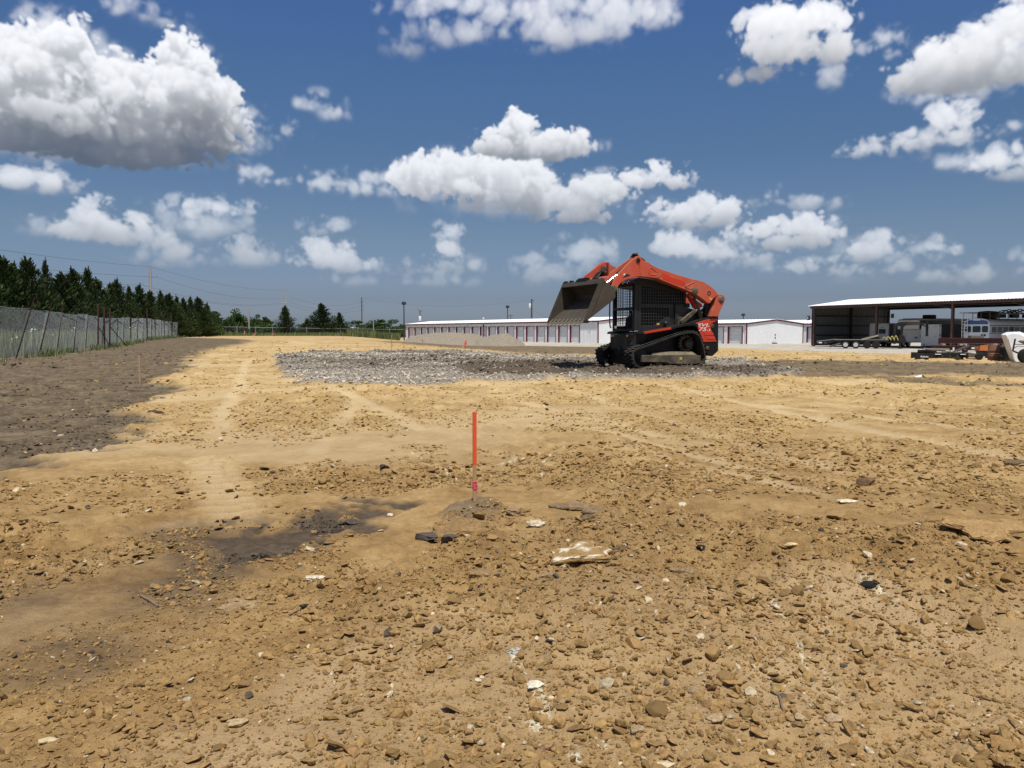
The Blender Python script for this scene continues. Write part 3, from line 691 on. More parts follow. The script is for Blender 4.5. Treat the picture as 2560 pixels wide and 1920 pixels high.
# arms
ARM=[(1.518,1.87),(1.463,2.0),(1.352,2.13),(1.179,2.307),(.992,2.464),(.90,2.525),(.85,2.538),(.80,2.522),(.738,2.455),(.66,2.42),(.583,2.403),(.531,2.361),(.42,2.312),(.323,2.281),(-.114,2.173),(-.382,2.114),(-.627,2.06),(-.708,2.056),(-.929,2.005),(-1.125,1.908),(-1.266,1.809),(-1.36,1.72),(-1.30,1.665),(-1.242,1.649),(-1.16,1.58),(-1.105,1.511),(-1.036,1.521),(-.91,1.598),(-.66,1.74),(-.496,1.782),(-.428,1.814),(.148,1.989),(.332,2.05),(.514,2.067),(.669,2.078),(.797,2.085),(.975,2.062),(1.176,2.0),(1.30,1.93),(1.36,1.86),(1.40,1.76),(1.46,1.725),(1.522,1.74),(1.555,1.80)]
core=[p for p in ARM if p[0]<.86]+[(.86,2.085)]
for sg in (1,-1):
    srt=lambda a,b: sorted((a*sg,b*sg))
    arm=MB().prism(ARM,*srt(.745,.80)).build('lift_arm',M_red,loader,bevel=.008)
    MB().prism(ARM[7:36],*srt(.602,.742)).build('arm_box',M_red,arm,bevel=.006)
    MB().prism([(.86,2.53),(.985,2.48),(1.20,2.34),(1.45,2.17),(1.56,2.02),(1.60,1.84),(1.52,1.76),(1.44,1.78),(1.36,1.90),(1.176,2.02),(.975,2.075),(.86,2.09)],*srt(.60,.635)).build('arm_inner_plate',M_red,arm,bevel=.005)
    # cast front knuckle and rear casting stand proud of the pressed middle
    fk=[p for p in ARM[6:14]]+[(.27,2.235),(.235,2.185),(.245,2.13),(.30,2.085),(.36,2.062)]+[(.514,2.070),(.669,2.081),(.797,2.088)]
    MB().prism(fk,*srt(.801,.811)).build('cast_plate',M_red,arm,bevel=.006)
    rk=[(-.405,2.105),(-.627,2.057),(-.708,2.053),(-.929,2.002),(-1.125,1.905),(-1.262,1.807),(-1.34,1.72),(-1.242,1.653),(-1.16,1.585),(-1.105,1.516),(-1.036,1.526),(-.91,1.603),(-.66,1.745),(-.496,1.787),(-.445,1.815),(-.40,1.90),(-.375,1.99)]
    MB().prism(rk,*srt(.801,.811)).build('cast_plate',M_red,arm,bevel=.006)
    for pts in ([(.562,2.285),(.50,2.275),(.40,2.215),(.341,2.178),(.37,2.145),(.444,2.128),(.53,2.135),(.575,2.155)],[(-.42,1.888),(-.50,1.935),(-.62,1.985),(-.66,1.965),(-.62,1.90),(-.55,1.838)]):
        MB().tube([(p[0],.812*sg,p[1]) for p in catmull(pts,3)],.009,6,closed=True).build('pressed_outline',M_red,arm,60)
    MB().prism([(.215,2.155),(.20,2.19),(.165,2.165),(.03,2.125),(.02,2.10),(-.377,2.008),(-.379,1.895),(-.24,1.925),(.19,2.045),(.208,2.07)],*srt(.8015,.8035)).build('decal_ghost',M_red2,arm)  # deeper unfaded paint where a decal was removed
    MB().lathe([(.048,0),(.048,.012),(.034,.012),(.032,.002)],(-1.073,.806*sg,1.748),(0,sg,0),18).build('arm_hole',M_black,arm,40)
    MB().lathe([(.05,0),(.052,.012),(.02,.014)],(.862,.806*sg,2.435),(0,sg,0),16).build('arm_pin',M_black,arm,40)
    MB().lathe([(.085,0),(.085,.03),(.05,.045),(.02,.046)],(-.68,.79*sg,1.80),(0,sg,0),18).build('cylinder_boss',M_dusty,arm,40)
    MB().lathe([(.085,0),(.085,.02),(.05,.035),(.02,.036)],(1.485,.797*sg,1.80),(0,sg,0),18).build('bucket_pivot',M_dusty,arm,40)
    MB().prism([(-1.10,1.655),(-1.175,1.62),(-1.15,1.585),(-1.08,1.62)],*srt(.8115,.813)).build('warning_decal',M_yel,arm)
    MB().prism([(1.255,2.04),(1.055,2.095),(1.14,2.135),],*srt(.801,.8035)).build('arm_slot',M_dark,arm)
    MB().prism([(1.225,2.135),(1.19,2.14),(1.20,2.105),(1.235,2.10)],*srt(.801,.803)).build('marker_decal',M_white,arm)
    bc=MB().tube([(.90,.69*sg,2.425),(1.30,.69*sg,2.135)],.047,14).tube([(1.285,.69*sg,2.146),(1.315,.69*sg,2.124)],.055,14).build('bucket_cylinder',M_black,loader,40)
    MB().tube([(1.30,.69*sg,2.135),(1.67,.69*sg,1.868)],.026,14).build('cylinder_rod',M_chrome,bc,40)
    MB().tube(catmull([(.95,.60*sg,2.40),(1.02,.52*sg,2.36),(1.12,.50*sg,2.25),(1.22,.50*sg,2.16),(1.34,.54*sg,2.02),(1.42,.50*sg,1.92)],4,False),.022,8).build('hydraulic_hose',M_black,loader,60)
MB().tube([(-.70,-.62,1.70),(-.70,.62,1.70)],.05,14).build('cross_tube',M_red,loader,40)
MB().tube([(1.24,-.61,2.05),(1.24,.61,2.05)],.08,16).prism([(1.15,2.10),(1.38,2.02),(1.42,1.93),(1.30,1.92)],-.60,.60).build('arm_cross_member',M_red,loader,40)
MB().prism([(-.64,1.72),(-1.036,1.51),(-1.08,1.45),(-.93,1.38),(-.84,1.42)],.50,.58).build('arm_stop_plate',M_red2,loader)
mb=MB()
for k_ in range(9):
    yy=-.52+.03*k_
    mb.tube(catmull([(1.02,yy,2.40-.01*k_),(1.10+.01*k_,yy+.10,2.26),(1.22,yy+.06,2.20+.012*(k_%3)),(1.36,yy+.10,2.06)],4,False),.020,6)
mb.box(1.08,1.20,-.50,-.20,2.12,2.24); mb.build('coupler_hoses',M_black,loader,60,kind='stuff')
mb=MB()
for k_ in range(7):
    mb.tube(catmull([(.86,.50+.03*k_-.04,2.50),(.80+.02*k_,.47+.04*k_,2.575+.012*(k_%3)),(.72,.50+.03*k_,2.52),(.58,.52+.03*k_,2.42)],4,False),.014,6)
mb.lathe([(.03,0),(.035,.03),(.03,.06)],(.80,.66,2.56),(.3,0,1),10).build('arm_hose_bundle',M_black,loader,60)
MB().lathe([(.022,0),(.028,.02),(.028,.07)],(.785,.70,2.565),(.5,.2,.4),10).build('hose_fitting',M_chrome,loader,40)
# bucket
YB=.875
bk=MB().strip([(1.846,1.995),(1.63,1.86),(1.515,1.72),(1.50,1.63),(1.535,1.575),(1.90,1.313),(2.235,1.072)],.022,-YB,YB).build('bucket',M_bucket,loader,bevel=.004)
side_poly=[(1.85,2.005),(1.62,1.865),(1.495,1.72),(1.48,1.62),(1.525,1.555),(1.90,1.292),(2.235,1.055),(2.275,1.062),(2.26,1.10)]
for sg in (1,-1):
    MB().prism(side_poly,*sorted((YB*sg,(YB+.022)*sg))).build('side_plate',M_bucket,bk,bevel=.004)
    MB().prism([(1.86,2.03),(1.80,2.01),(1.765,1.965),(2.10,1.19),(2.20,1.07),(2.275,1.058),(2.275,1.11)],*sorted(((YB+.0225)*sg,(YB+.038)*sg))).build('side_cutter',M_bucket,bk,bevel=.004)
    MB().box(2.16,2.27,*sorted(((YB-.01)*sg,(YB+.05)*sg)),1.04,1.10).build('corner_bolt_plate',M_black,bk,bevel=.01)
d=Vector((2.26-1.85,0,1.10-2.0)).normalized()
MB().prism([(1.846,2.0),(1.862,2.012),(1.862+d.x*.125+.01,2.012+d.z*.125),(1.846+d.x*.125,2.0+d.z*.125)],-YB,YB).build('top_lip',M_bucket,bk,bevel=.004)
MB().prism([(2.13,1.128),(2.25,1.042),(2.285,1.030),(2.27,1.062),(2.14,1.150)],-YB+.01,YB-.01).build('cutting_edge',M_edge,bk,bevel=.003)
for i in range(9):
    y=-YB+.08+i*(2*YB-.16)/8
    MB().add([(2.16,y-.032,1.115),(2.16,y+.032,1.115),(2.19,y+.032,1.150),(2.19,y-.032,1.150),(2.345,y-.020,.985),(2.345,y+.020,.985),(2.352,y+.020,.995),(2.352,y-.020,.995)],
      [(0,1,2,3),(4,7,6,5),(0,4,5,1),(1,5,6,2),(2,6,7,3),(3,7,4,0)]).build('bucket_tooth',M_edge,bk,bevel=.003)
mb=MB()
for k_ in range(9):
    y=-.20+k_*.055; mb.tube(catmull([(1.86,y,2.02),(1.84,y+.02,2.055+.012*(k_%2)),(1.80,y+.04,2.04),(1.84,y+.03,2.01)],3),.013,6,closed=True)
mb.box(1.80,1.88,-.22,.28,1.995,2.035); mb.build('lifting_chain',M_black,bk,60,kind='stuff')
for y in (-.80,-.52): MB().box(1.80,1.875,y-.05,y+.05,2.0,2.045).build('lip_bracket',M_black,bk,bevel=.01)
MB().prism([(1.615,1.862),(1.52,1.76),(1.475,1.64),(1.40,1.66),(1.38,1.80),(1.50,1.93)],-.60,.60).build('quick_attach_plate',M_black,loader,bevel=.01)
# cab
cab=empty('cab'); cab.parent=loader
CB=.50
def cbuild(mb,name,m_,**k_): return mb.build(name,m_,cab,**k_)
cbuild(MB().prism([(.80,1.965),(.76,2.03),(.62,2.085),(.20,2.06),(-.10,1.97),(-.40,1.88),(-.63,1.80),(-.66,1.74),(.70,1.90)],-CB,CB),'roof',M_black,bevel=.02)
for sg in (1,-1):
    s2=lambda a,b: sorted((a*sg,b*sg))
    cbuild(MB().box(.655,.745,*s2(.43,CB),.87,1.96),'front_pillar',M_cab,bevel=.015)
near=MB()
near.box(-.345,.655,.47,CB,.872,.995).box(-.60,.655,.47,CB,1.407,1.486).box(-.345,-.186,.47,CB,.995,1.407).box(.57,.655,.471,CB-.001,.995,1.90)
near.box(-.66,-.60,.47,CB,1.42,1.80)
near.prism([(-.186,1.236),(-.186,.995),(.223,.995),(.05,1.09)],.472,CB-.002)
cbuild(near,'side_panel',M_cab,bevel=.005)
def grid(x0,x1,z0,z1,y,st,r_=.0055,axis='y',skip=None):
    mb=MB(); n=int(round((x1-x0)/st)); m=int(round((z1-z0)/st))
    P=(lambda a,z: (a,y,z)) if axis=='y' else (lambda a,z:(y,a,z))
    for i in range(n+1): a=x0+(x1-x0)*i/n; mb.bar(P(a,z0),P(a,z1),r_*1.7,r_*1.2)
    for j in range(m+1): z=z0+(z1-z0)*j/m; mb.bar(P(x0,z),P(x1,z),r_*1.7,r_*1.2)
    return mb
cbuild(grid(-.60,.57,1.486,1.90,.488,.066,.0065),'window_grille',M_grille,kind='stuff')
cbuild(grid(-.186,.57,.995,1.407,.488,.066,.0065),'lower_grille',M_grille,kind='stuff')
cbuild(MB().box(-.60,.655,.462,.468,.98,1.95),'side_window',M_glass)
cbuild(grid(-.58,.655,1.0,1.90,-.49,.066,.005),'far_grille',M_grille,kind='stuff')
cbuild(MB().box(-.345,.655,-CB,-.47,.872,.985),'far_panel',M_cab)
cbuild(MB().box(-.66,-.60,-CB,-.47,1.40,1.80),'rear_pillar',M_cab)
door=cbuild(MB().bar((.735,-.43,.88),(.735,-.43,1.93),.035).bar((.735,.43,.88),(.735,.43,1.93),.035).bar((.735,-.43,1.93),(.735,.43,1.93),.05).bar((.735,-.43,.89),(.735,.43,.89),.06).bar((.735,-.43,1.38),(.735,.43,1.38),.05).bar((.745,.28,1.0),(.745,.28,1.80),.018),'front_door',M_black)
grid(-.42,.42,.92,1.90,.733,.062,.0055,'x').build('door_grille',M_dark,door,kind='stuff')
MB().box(.746,.752,-.38,-.30,.93,.99).build('headlight',M_white,door)
cbuild(MB().box(-.62,-.58,-.46,.46,.95,1.78),'rear_wall',M_dark)
cbuild(MB().prism([(.30,.95),(.32,1.16),(.25,1.20),(-.10,1.16),(-.15,.95)],-.25,.25).prism([(-.05,1.15),(-.28,1.62),(-.38,1.60),(-.22,1.10)],-.23,.23).prism([(.52,.90),(.50,1.18),(.40,1.24),(.34,1.05)],-.30,.30),'operator_seat',M_dark,bevel=.02)
for y in (-.30,.30): cbuild(MB().box(-.1,.38,y-.05,y+.05,1.17,1.23).bar((.32,y,1.2),(.36,y,1.36),.03),'armrest',M_dark)
mb=MB()
for k_ in range(11): mb.box(-.305,-.235,CB-.004,CB+.004,1.10+k_*.027,1.110+k_*.027)
cbuild(mb,'vent_slots',M_dark,kind='stuff')
cbuild(MB().lathe([(.045,-.03),(.047,.03),(.03,.045)],(-.058,.56,1.045),(0,1,0),16),'fuel_cap',M_cab,smooth_ang=40)
cbuild(MB().box(.075,.145,CB+.001,CB+.003,1.008,1.052),'warning_decal',M_yel)
for y in (.30,.10): cbuild(MB().lathe([(.03,0),(.034,.03),(.02,.035)],(.79,y,1.99),(1,0,-.1),12),'work_light',M_chrome,smooth_ang=40)
MB().tube(catmull([(.72,-.60,1.60),(.745,-.62,1.55),(.745,-.62,1.10),(.76,-.58,1.03),(.80,-.50,.98),(.78,-.47,.93)],5,False),.017,8).build('grab_bar',M_black,loader,60)
MB().tube(catmull([(-.37,.51,1.40),(-.36,.53,1.32),(-.40,.54,1.10),(-.38,.53,.99)],5,False),.030,8).build('side_hose',M_cab,loader,60)
MB().tube(catmull([(-.64,.10,1.42),(-.66,.10,1.56),(-.72,.10,1.60),(-.76,.10,1.54),(-.77,.10,1.42)],5,False),.035,10).build('exhaust_pipe',material('rusty_exhaust',(.42,.13,.06),.7),loader,60)
mb=MB()
for k_ in range(4): mb.tube(catmull([(-.95-.03*k_,.58,1.10),(-1.02,.60,1.30+.02*k_),(-1.10-.02*k_,.60,1.38),(-1.20,.58,1.32),(-1.22,.56,1.16)],4,False),.016,6)
mb.box(-.75,-.62,.30,.52,1.42,1.52); mb.build('rear_hoses',M_black,loader,60,kind='stuff')
MY=lambda x,z,y=.7555: frame_mtx((x,y,z),(-1,0,0),(0,0,1))
sp=[c for c in loader.children if c.name.startswith('side_panel')][0]
text('SVL','model_lettering',M_white,sp,.345,.073,MY(-.80,.975),.25,.004)
text('75','model_lettering',M_white,sp,.225,.085,MY(-.845,.868),.25,.004)
text('-2','model_lettering',M_white,sp,.095,.05,MY(-1.078,.868),.25,.004)
# ------------------------------------------------------------------ storage buildings, pole barn
M_wsheet=material('white_sheet_metal',(.78,.79,.79),.45,col2=(.66,.66,.65),scale=.9,amount=.5,spec=.4)
M_groof=material('white_roof_sheet',(.80,.81,.82),.4,col2=(.70,.71,.72),scale=.6,amount=.5)
M_pier=material('pale_grey_pier',(.60,.62,.63),.6)
M_doorw=material('roll_up_door_paint',(.70,.71,.72),.5,col2=(.60,.60,.60),scale=1.2,amount=.5)
M_trim=material('dark_red_trim',(.135,.010,.014),.5,col2=(.10,.012,.015),scale=2,amount=.5)
M_gut=material('white_gutter',(.75,.75,.74),.5)
M_lamp=material('lamp_housing',(.03,.03,.033),.5)
M_lens=material('lamp_lens',(.75,.76,.75),.2)
LOT=-.70
def corrugated(x0,x1,z0,z1,y,pitch=.30,depth=.03,n_=None):
    """sheet in the x-z plane at y with trapezoid ribs towards -y"""
    prof=[]; x=x0
    while x<x1-1e-6:
        for dx,dy in ((0,0),(.35,0),(.5,-1),(.72,-1),(.87,0)):
            if x+dx*pitch<x1: prof.append((x+dx*pitch,y+dy*depth))
        x+=pitch
    prof.append((x1,y)); n=len(prof)
    zt=z1 if callable(z1) else (lambda x:z1)
    vs=[(p[0],p[1],z0) for p in prof]+[(p[0],p[1],zt(p[0])) for p in prof]
    return MB().add(vs,[(i,i+1,n+i+1,n+i) for i in range(n-1)])
def door_mesh(w_,h_):
    """roll-up curtain: ribbed sheet"""
    prof=[]; z=0; p_=.20
    while z<h_-1e-6:
        for dz,dy in ((0,0),(.30,-.032),(.62,-.032),(.80,0)):
            if z+dz*p_<h_: prof.append((dy,z+dz*p_))
        z+=p_
    prof.append((0,h_)); n=len(prof)
    vs=[(0,p[0],p[1]) for p in prof]+[(w_,p[0],p[1]) for p in prof]
    m=MB().add(vs,[(i,i+1,n+i+1,n+i) for i in range(n-1)])
    m.box(.03,w_-.03,-.05,-.024,0,.07); return m
def storage_building(name,corner,ang,L,W,eave,rise,n_door,first,pitch,dw,dh,label,lamps=(),gable_x=True,split=None):
    """local x runs along the door wall from the near corner, y into the building; the door wall faces -y"""
    b=empty(name,(corner[0],corner[1],LOT),ang,label,'building')
    xs=[first+i*pitch for i in range(n_door)]
    # piers between the doors and the header above them, as one wall
    wl=MB(); edges=[0]+[e for x in xs for e in (x,x+dw)]+[L]
    wall0=corrugated(0,first-.06,0,eave,0,.34,.05); wl.v+=wall0.v; wl.f+=wall0.f; wl.m+=wall0.m
    for i in range(1,len(edges)//2):
        a,c=edges[2*i],edges[2*i+1]
        if c-a>.08: wl.box(a+.08,c-.08,-.045,.24,0,dh)
    hd=corrugated(first-.06,L,dh+.05,eave,0); o_=len(wl.v); wl.v+=hd.v; wl.f+=[tuple(i+o_ for i in f) for f in hd.f]; wl.m+=hd.m
    wl.build('door_wall',M_wsheet,b)
    dm=None; fm=None
    for x in xs:
        if dm is None:
            d_=door_mesh(dw,dh).build('roll_up_door',M_doorw,b); dm=d_.data
            f_=MB().box(-.085,.05,-.055,.24,0,dh+.07).box(dw-.05,dw+.085,-.055,.24,0,dh).box(.05,dw+.085,-.055,.24,dh,dh+.07).build('door_frame',M_trim,b); fm=f_.data
        else:
            d_=link(bpy.data.objects.new('roll_up_door',dm)); f_=link(bpy.data.objects.new('door_frame',fm)); d_.parent=f_.parent=b
        d_.location=(x,.20,0); f_.location=(x,0,0)
    # gable ends
    zt=lambda y: eave+rise*(1-abs(y-W/2)/(W/2))
    g_=corrugated(0,W,0,zt,0,.45,.025)
    g_=MB().add([(v[1],v[0],v[2]) for v in g_.v],g_.f)
    g_.build('gable_wall',M_wsheet,b)
    MB().add([(L,0,0),(L,W,0),(L,W,eave),(L,W/2,eave+rise),(L,0,eave)],[(0,1,2,3,4)]).build('far_gable_wall',M_wsheet,b)
    MB().add([(0,W,0),(L,W,0),(L,W,eave),(0,W,eave)],[(0,1,2,3)]).build('back_wall',M_wsheet,b)
    # roof: two ribbed slopes
    rf=MB(); x=-.15; ov=.14
    for side in (0,1):
        y0,y1=(-ov,W/2) if side==0 else (W+ov,W/2)
        z0=eave-ov*rise/(W/2)+.05; z1=eave+rise+.05
        n=int((L+.3)/.6)+1; vs=[]
        for i in range(n+1):
            xx=-.15+(L+.3)*i/n
            for dx,dz in ((-.05,0),(-.02,.04),(.02,.04),(.05,0)):
                vs+=[(xx+dx,y0,z0+dz),(xx+dx,y1,z1+dz)]
        m_=len(vs)//2
        rf.add(vs,[(2*i,2*i+2,2*i+3,2*i+1) for i in range(m_-1)])
    rf.build('roof',M_groof,b)
    zo=eave-ov*rise/(W/2)
    MB().box(-.15,L+.15,-ov-.10,-ov,zo-.16,zo+.05).build('eave_trim',M_trim,b)
    MB().box(-.12,L+.12,-ov,-.002,zo-.02,zo+.0).build('soffit',M_wsheet,b)
    MB().prism([(-ov-.10,zo-.16),(-ov-.10,zo+.06),(W/2,eave+rise+.10),(W+ov+.10,zo+.06),(W+ov+.10,zo-.16),(W/2,eave+rise-.14)],-.16,-.04,'x').build('rake_trim',M_trim,b)
    MB().box(-.05,.06,-.06,.10,0,eave-.1).build('corner_trim',M_trim,b,)
    MB().box(-.05,.06,W-.10,W+.06,0,eave-.1).build('corner_trim',M_trim,b)
    if split:
        MB().box(split-.09,split+.09,-.14,-.05,0,eave-.05).build('downspout',M_trim,b)
    for x in lamps:
        l_=MB().bar((x,-ov-.06,zo-.05),(x,-ov-.06,zo+.75),.05).bar((x,-ov-.06,zo+.0),(x,-ov-.06-.3,zo+.0),.05).build('lamp_bracket',M_gut,b)
        MB().lathe([(.05,-.12),(.17,-.08),(.17,.06),(.10,.12)],(x,-ov-.20,zo+.80),(0,-1,0),14).build('floodlight',M_lens,l_,40)
    return b
AX=math.atan2(53.4,-35.5)      # the door walls run away to the left
UX,UY=math.cos(AX),math.sin(AX)
def build_storage(name,corner,L,W,eave,rise,n_door,first,pitch,dw,dh,label,lamps=(),split=None):
    b=storage_building(name,corner,0,L,W,eave,rise,n_door,first,pitch,dw,dh,label,lamps,split=split)
    # x axis along (UX,UY); y axis along (UY,-UX): a mirrored frame, baked into the meshes once
    done=set()
    M=Matrix(((UX,UY,0,0),(UY,-UX,0,0),(0,0,1,0),(0,0,0,1)))
    st=[b]
    allk=[]
    while st:
        q=st.pop(); c_=list(q.children); st+=c_; allk+=c_
    for o in allk:
        if o.data.name not in done:
            done.add(o.data.name); o.data.transform(M)
            if M.determinant()<0: o.data.flip_normals()
        l=Vector(o.location); o.location=(M@l)
    return b
build_storage('storage_building',(12.57,112.6),64,12.0,3.29,.62,20,4.3,2.95,2.30,2.55,'long white storage building with twenty roll-up doors and dark red trim',(1.2,31.5),split=31.9)
build_storage('storage_building',(32.2,105.8),40,12.4,2.86,.55,12,.75,3.25,2.45,2.34,'white storage building whose gable end faces the lot right of the track loader',(11,))
build_storage('storage_building',(47.6,117.6),40,12.0,2.95,.62,12,.5,3.25,2.45,2.4,'white storage building mostly hidden between the gabled one and the pole barn',())
sb=[o for o in bpy.data.objects if o.name.startswith('storage_building')]
g2=sorted(sb,key=lambda o:o.location.x)[1]
for z,h_ in ((1.15,.22),(.72,.22)):
    o=MB().box(-.06,-.03,6.0,6.16,z,z+h_).build('meter_box',M_lamp,g2); o.data.transform(Matrix(((UX,UY,0,0),(UY,-UX,0,0),(0,0,1,0),(0,0,0,1))))
o=MB().box(-.30,-.03,5.4,6.2,0.0,.14).build('wall_step',M_lamp,g2); o.data.transform(Matrix(((UX,UY,0,0),(UY,-UX,0,0),(0,0,1,0),(0,0,0,1))))
# pole barn: x along the open front, y into the barn
M_col=material('primed_steel_red',(.085,.042,.035),.6,col2=(.12,.065,.052),scale=2,amount=.6)
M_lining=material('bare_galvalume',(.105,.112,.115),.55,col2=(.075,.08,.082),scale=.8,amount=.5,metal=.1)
M_under=material('roof_shade_dark',(.035,.034,.034),.8)  # near-black, the shade under the barn roof put into the colour
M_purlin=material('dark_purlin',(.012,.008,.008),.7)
BANG=math.atan2(-.888,.457)
barn=empty('pole_barn',(34.3,88.0,LOT),BANG,'open fronted metal pole barn with white roof and red steel columns','pole barn')
BE,BRISE,BW,BL=4.62,.80,12.9,33.5
def bb(mb,name,m_,**k_): return mb.build(name,m_,barn,**k_)
for i in range(5):
    x=i*8.22+(.12 if i==0 else 0)
    for y in (.12,BW-.12):
        mb=MB(); 
        mb.box(x-.10,x+.10,y-.13,y-.115,0,BE-.2).box(x-.10,x+.10,y+.115,y+.13,0,BE-.2).box(x-.012,x+.012,y-.115,y+.115,0,BE-.2)
        bb(mb,'column',M_col)
    bb(MB().prism([(.0,BE-.45),(.0,BE-.06),(BW/2,BE+BRISE-.06),(BW,BE-.06),(BW,BE-.45),(BW/2,BE+BRISE-.36)],x-.08,x+.08,'x'),'rafter',M_purlin)
bb(MB().box(-.15,.05,BW/2-.12,BW/2+.12,0,BE+BRISE-.4),'column',M_purlin)
lw=corrugated(0,BW,.12,lambda y:BE-.1+BRISE*(1-abs(y-BW/2)/(BW/2)),0,.30,.035)
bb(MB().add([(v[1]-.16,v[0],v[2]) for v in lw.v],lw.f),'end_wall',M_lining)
for i,z in enumerate((.12,1.22,2.32,3.42)):
    bb(MB().box(-.15,-.02,.25,BW-.25,z,z+.14),'wall_girt',M_purlin)
for i in range(9):
    y=.25+i*(BW-.5)/8; z=BE-.05+BRISE*(1-abs(y-BW/2)/(BW/2))
    bb(MB().box(-.2,BL,y-.04,y+.04,z-.16,z-.01),'purlin',M_purlin)
rf=MB()
for side in (0,1):
    y0,y1=(-.45,BW/2) if side==0 else (BW+.45,BW/2); z0=BE-.45*BRISE/(BW/2)+.02; z1=BE+BRISE+.02
    n=int(BL/.305); vs=[]
    for i in range(n+1):
        xx=-.35+(BL+.6)*i/n
        for dx,dz in ((-.06,0),(-.025,.045),(.025,.045),(.06,0)): vs+=[(xx+dx,y0,z0+dz),(xx+dx,y1,z1+dz)]
    rf.add(vs,[(2*i,2*i+2,2*i+3,2*i+1) for i in range(len(vs)//2-1)])
bb(rf,'roof',M_groof)
for y0,y1 in ((-.40,BW/2),(BW+.40,BW/2)):
    z0=BE-.40*BRISE/(BW/2)-.004; bb(MB().add([(-.3,y0,z0),(BL+.2,y0,z0),(BL+.2,y1,BE+BRISE-.004),(-.3,y1,BE+BRISE-.004)],[(0,1,2,3)]),'roof_shade_sheet',M_under)  # added dark sheet standing in for the shade below the roof
bb(MB().box(-.35,BL+.2,-.06,.0,BE-.32,BE-.06),'eave_beam',M_col)
bb(MB().box(-.35,BL+.2,BW,BW+.06,BE-.30,BE-.06),'eave_beam',M_purlin)
def flood(x,y,z,sgn):
    l_=bb(MB().bar((x,y,z),(x+.55*sgn,y,z),.05),'lamp_bracket',M_lamp)
    MB().box(x+.55*sgn-.16,x+.55*sgn+.16,y-.12,y+.08,z-.26,z+.26).build('floodlight',M_lamp,l_,bevel=.03)
    MB().box(x+.55*sgn-.09,x+.55*sgn+.09,y-.126,y-.121,z-.17,z+.17).build('lens',M_lens,l_)
flood(-.05,-.05,3.25,-1); flood(.0,BW+.05,3.6,1)
# low brick-sided shed far behind the back fence
br=empty('low_brick_building',(-47.5,255,-.4),R(-4),'low tan brick building with white roof edge beyond the back fence','building')
M_br=material('tan_brick',(.20,.135,.10),.85,col2=(.26,.18,.13),scale=3,amount=.6)
MB().box(-10,13,0,14,0,2.5).prism([(-10,2.4),(1.5,3.0),(13,2.4)],0,14).build('wall',M_br,br)
MB().prism([(-11,2.35),(1.5,2.98),(14,2.35),(14,2.62),(1.5,3.25),(-11,2.62)],-.6,14.4).build('roof',M_groof,br)
# ------------------------------------------------------------------ fences
M_tpost=material('rusty_fence_post',(.045,.014,.013),.8,col2=(.085,.034,.024),scale=4,amount=.7)
M_gpost=material('galvanised_post',(.34,.35,.35),.5,metal=.3,col2=(.26,.27,.27),scale=3,amount=.6)
M_wire=material('galvanised_wire',(.21,.225,.235),.55,metal=.25)
def chain_panel(Lp,Hp,cell=.066,r_=.0014):
    """woven diamond mesh, three-sided wires"""
    n=int(Lp/cell); m=int(Hp/cell)
    vs=[];fs=[]
    def wire(pts):
        b=len(vs)
        for p in pts:
            for k_ in range(3):
                a=2*math.pi*k_/3; vs.append((p[0]+r_*math.cos(a),p[1]+r_*math.sin(a),p[2]))
        for i in range(len(pts)-1):
            for k_ in range(3): fs.append((b+3*i+k_,b+3*i+(k_+1)%3,b+3*i+3+(k_+1)%3,b+3*i+3+k_))
    for i in range(n):
        x=Lp*i/n; c_=Lp/n
        wire([(x+(c_*.53 if j%2==0 else -.03*c_)+0,(.004 if j%2 else -.004),Hp*j/m) for j in range(m+1)])
        wire([(x+(c_*.47 if j%2==0 else 1.03*c_)+0,(-.004 if j%2 else .004),Hp*j/m) for j in range(m+1)])
    return vs,fs
_v1,_f1=chain_panel(3.0,1.8)
PANEL=bpy.data.meshes.new('mesh_panel'); PANEL.from_pydata(_v1,[],_f1); PANEL.materials.append(M_wire)
def panel(parent,a,b,hgt,lean,name='mesh_panel'):
    a,b=Vector(a),Vector(b); o=link(bpy.data.objects.new(name,PANEL)); o.parent=parent
    x=(b-a); L=x.length; x.normalize(); side=Vector((-x.y,x.x,0)).normalized()
    z=(Vector((0,0,1))+side*-lean); z=(z-x*z.dot(x)).normalized(); y=z.cross(x)
    m=Matrix((x*(L/3.0),y,z*(hgt/1.8))).transposed().to_4x4(); m.translation=a
    o.matrix_local=m; return o
lf=empty('chain_link_fence',(0,0,0),0,'sagging chain link fence on rusty leaning posts along the dark soil bank','fence')
def fence_xy(u):
    k_=(u-1280)/F_PX; D=-8.38/(k_+.343)
    return k_*D,D
posts=[(-150,1.30,.26,0),(-55,1.9,.26,0),(40,2.30,.32,0),(97.6,2.20,.28,0),(142,2.2,.17,0),(184.5,1.95,.13,0),(215,1.95,.10,0),(245.7,2.45,.04,1),(262,2.3,.03,1),(275,2.3,.04,1),(293,1.9,.07,0),(309.6,1.95,.05,0),(328.4,1.9,.05,0),(344.4,2.0,.07,0),(358.5,2.0,.04,0),(369.8,2.6,.02,1),(379.6,1.9,.05,0),(390.2,1.9,.02,0),(399,2.0,.02,0),(406,2.0,.02,0),(413,2.1,.01,0),(422,2.2,0,0),(431.8,2.6,-.02,1),(444,2.0,.02,0),(456,1.9,-.05,0),(470.8,2.4,-.05,1),(483,1.9,.05,0)]
pp=[]
for u,h_,lean,thick in posts:
    x,y=fence_xy(u); z=float(base_height(x,y)); pp.append((x,y,z,h_,lean,thick))
TP=None
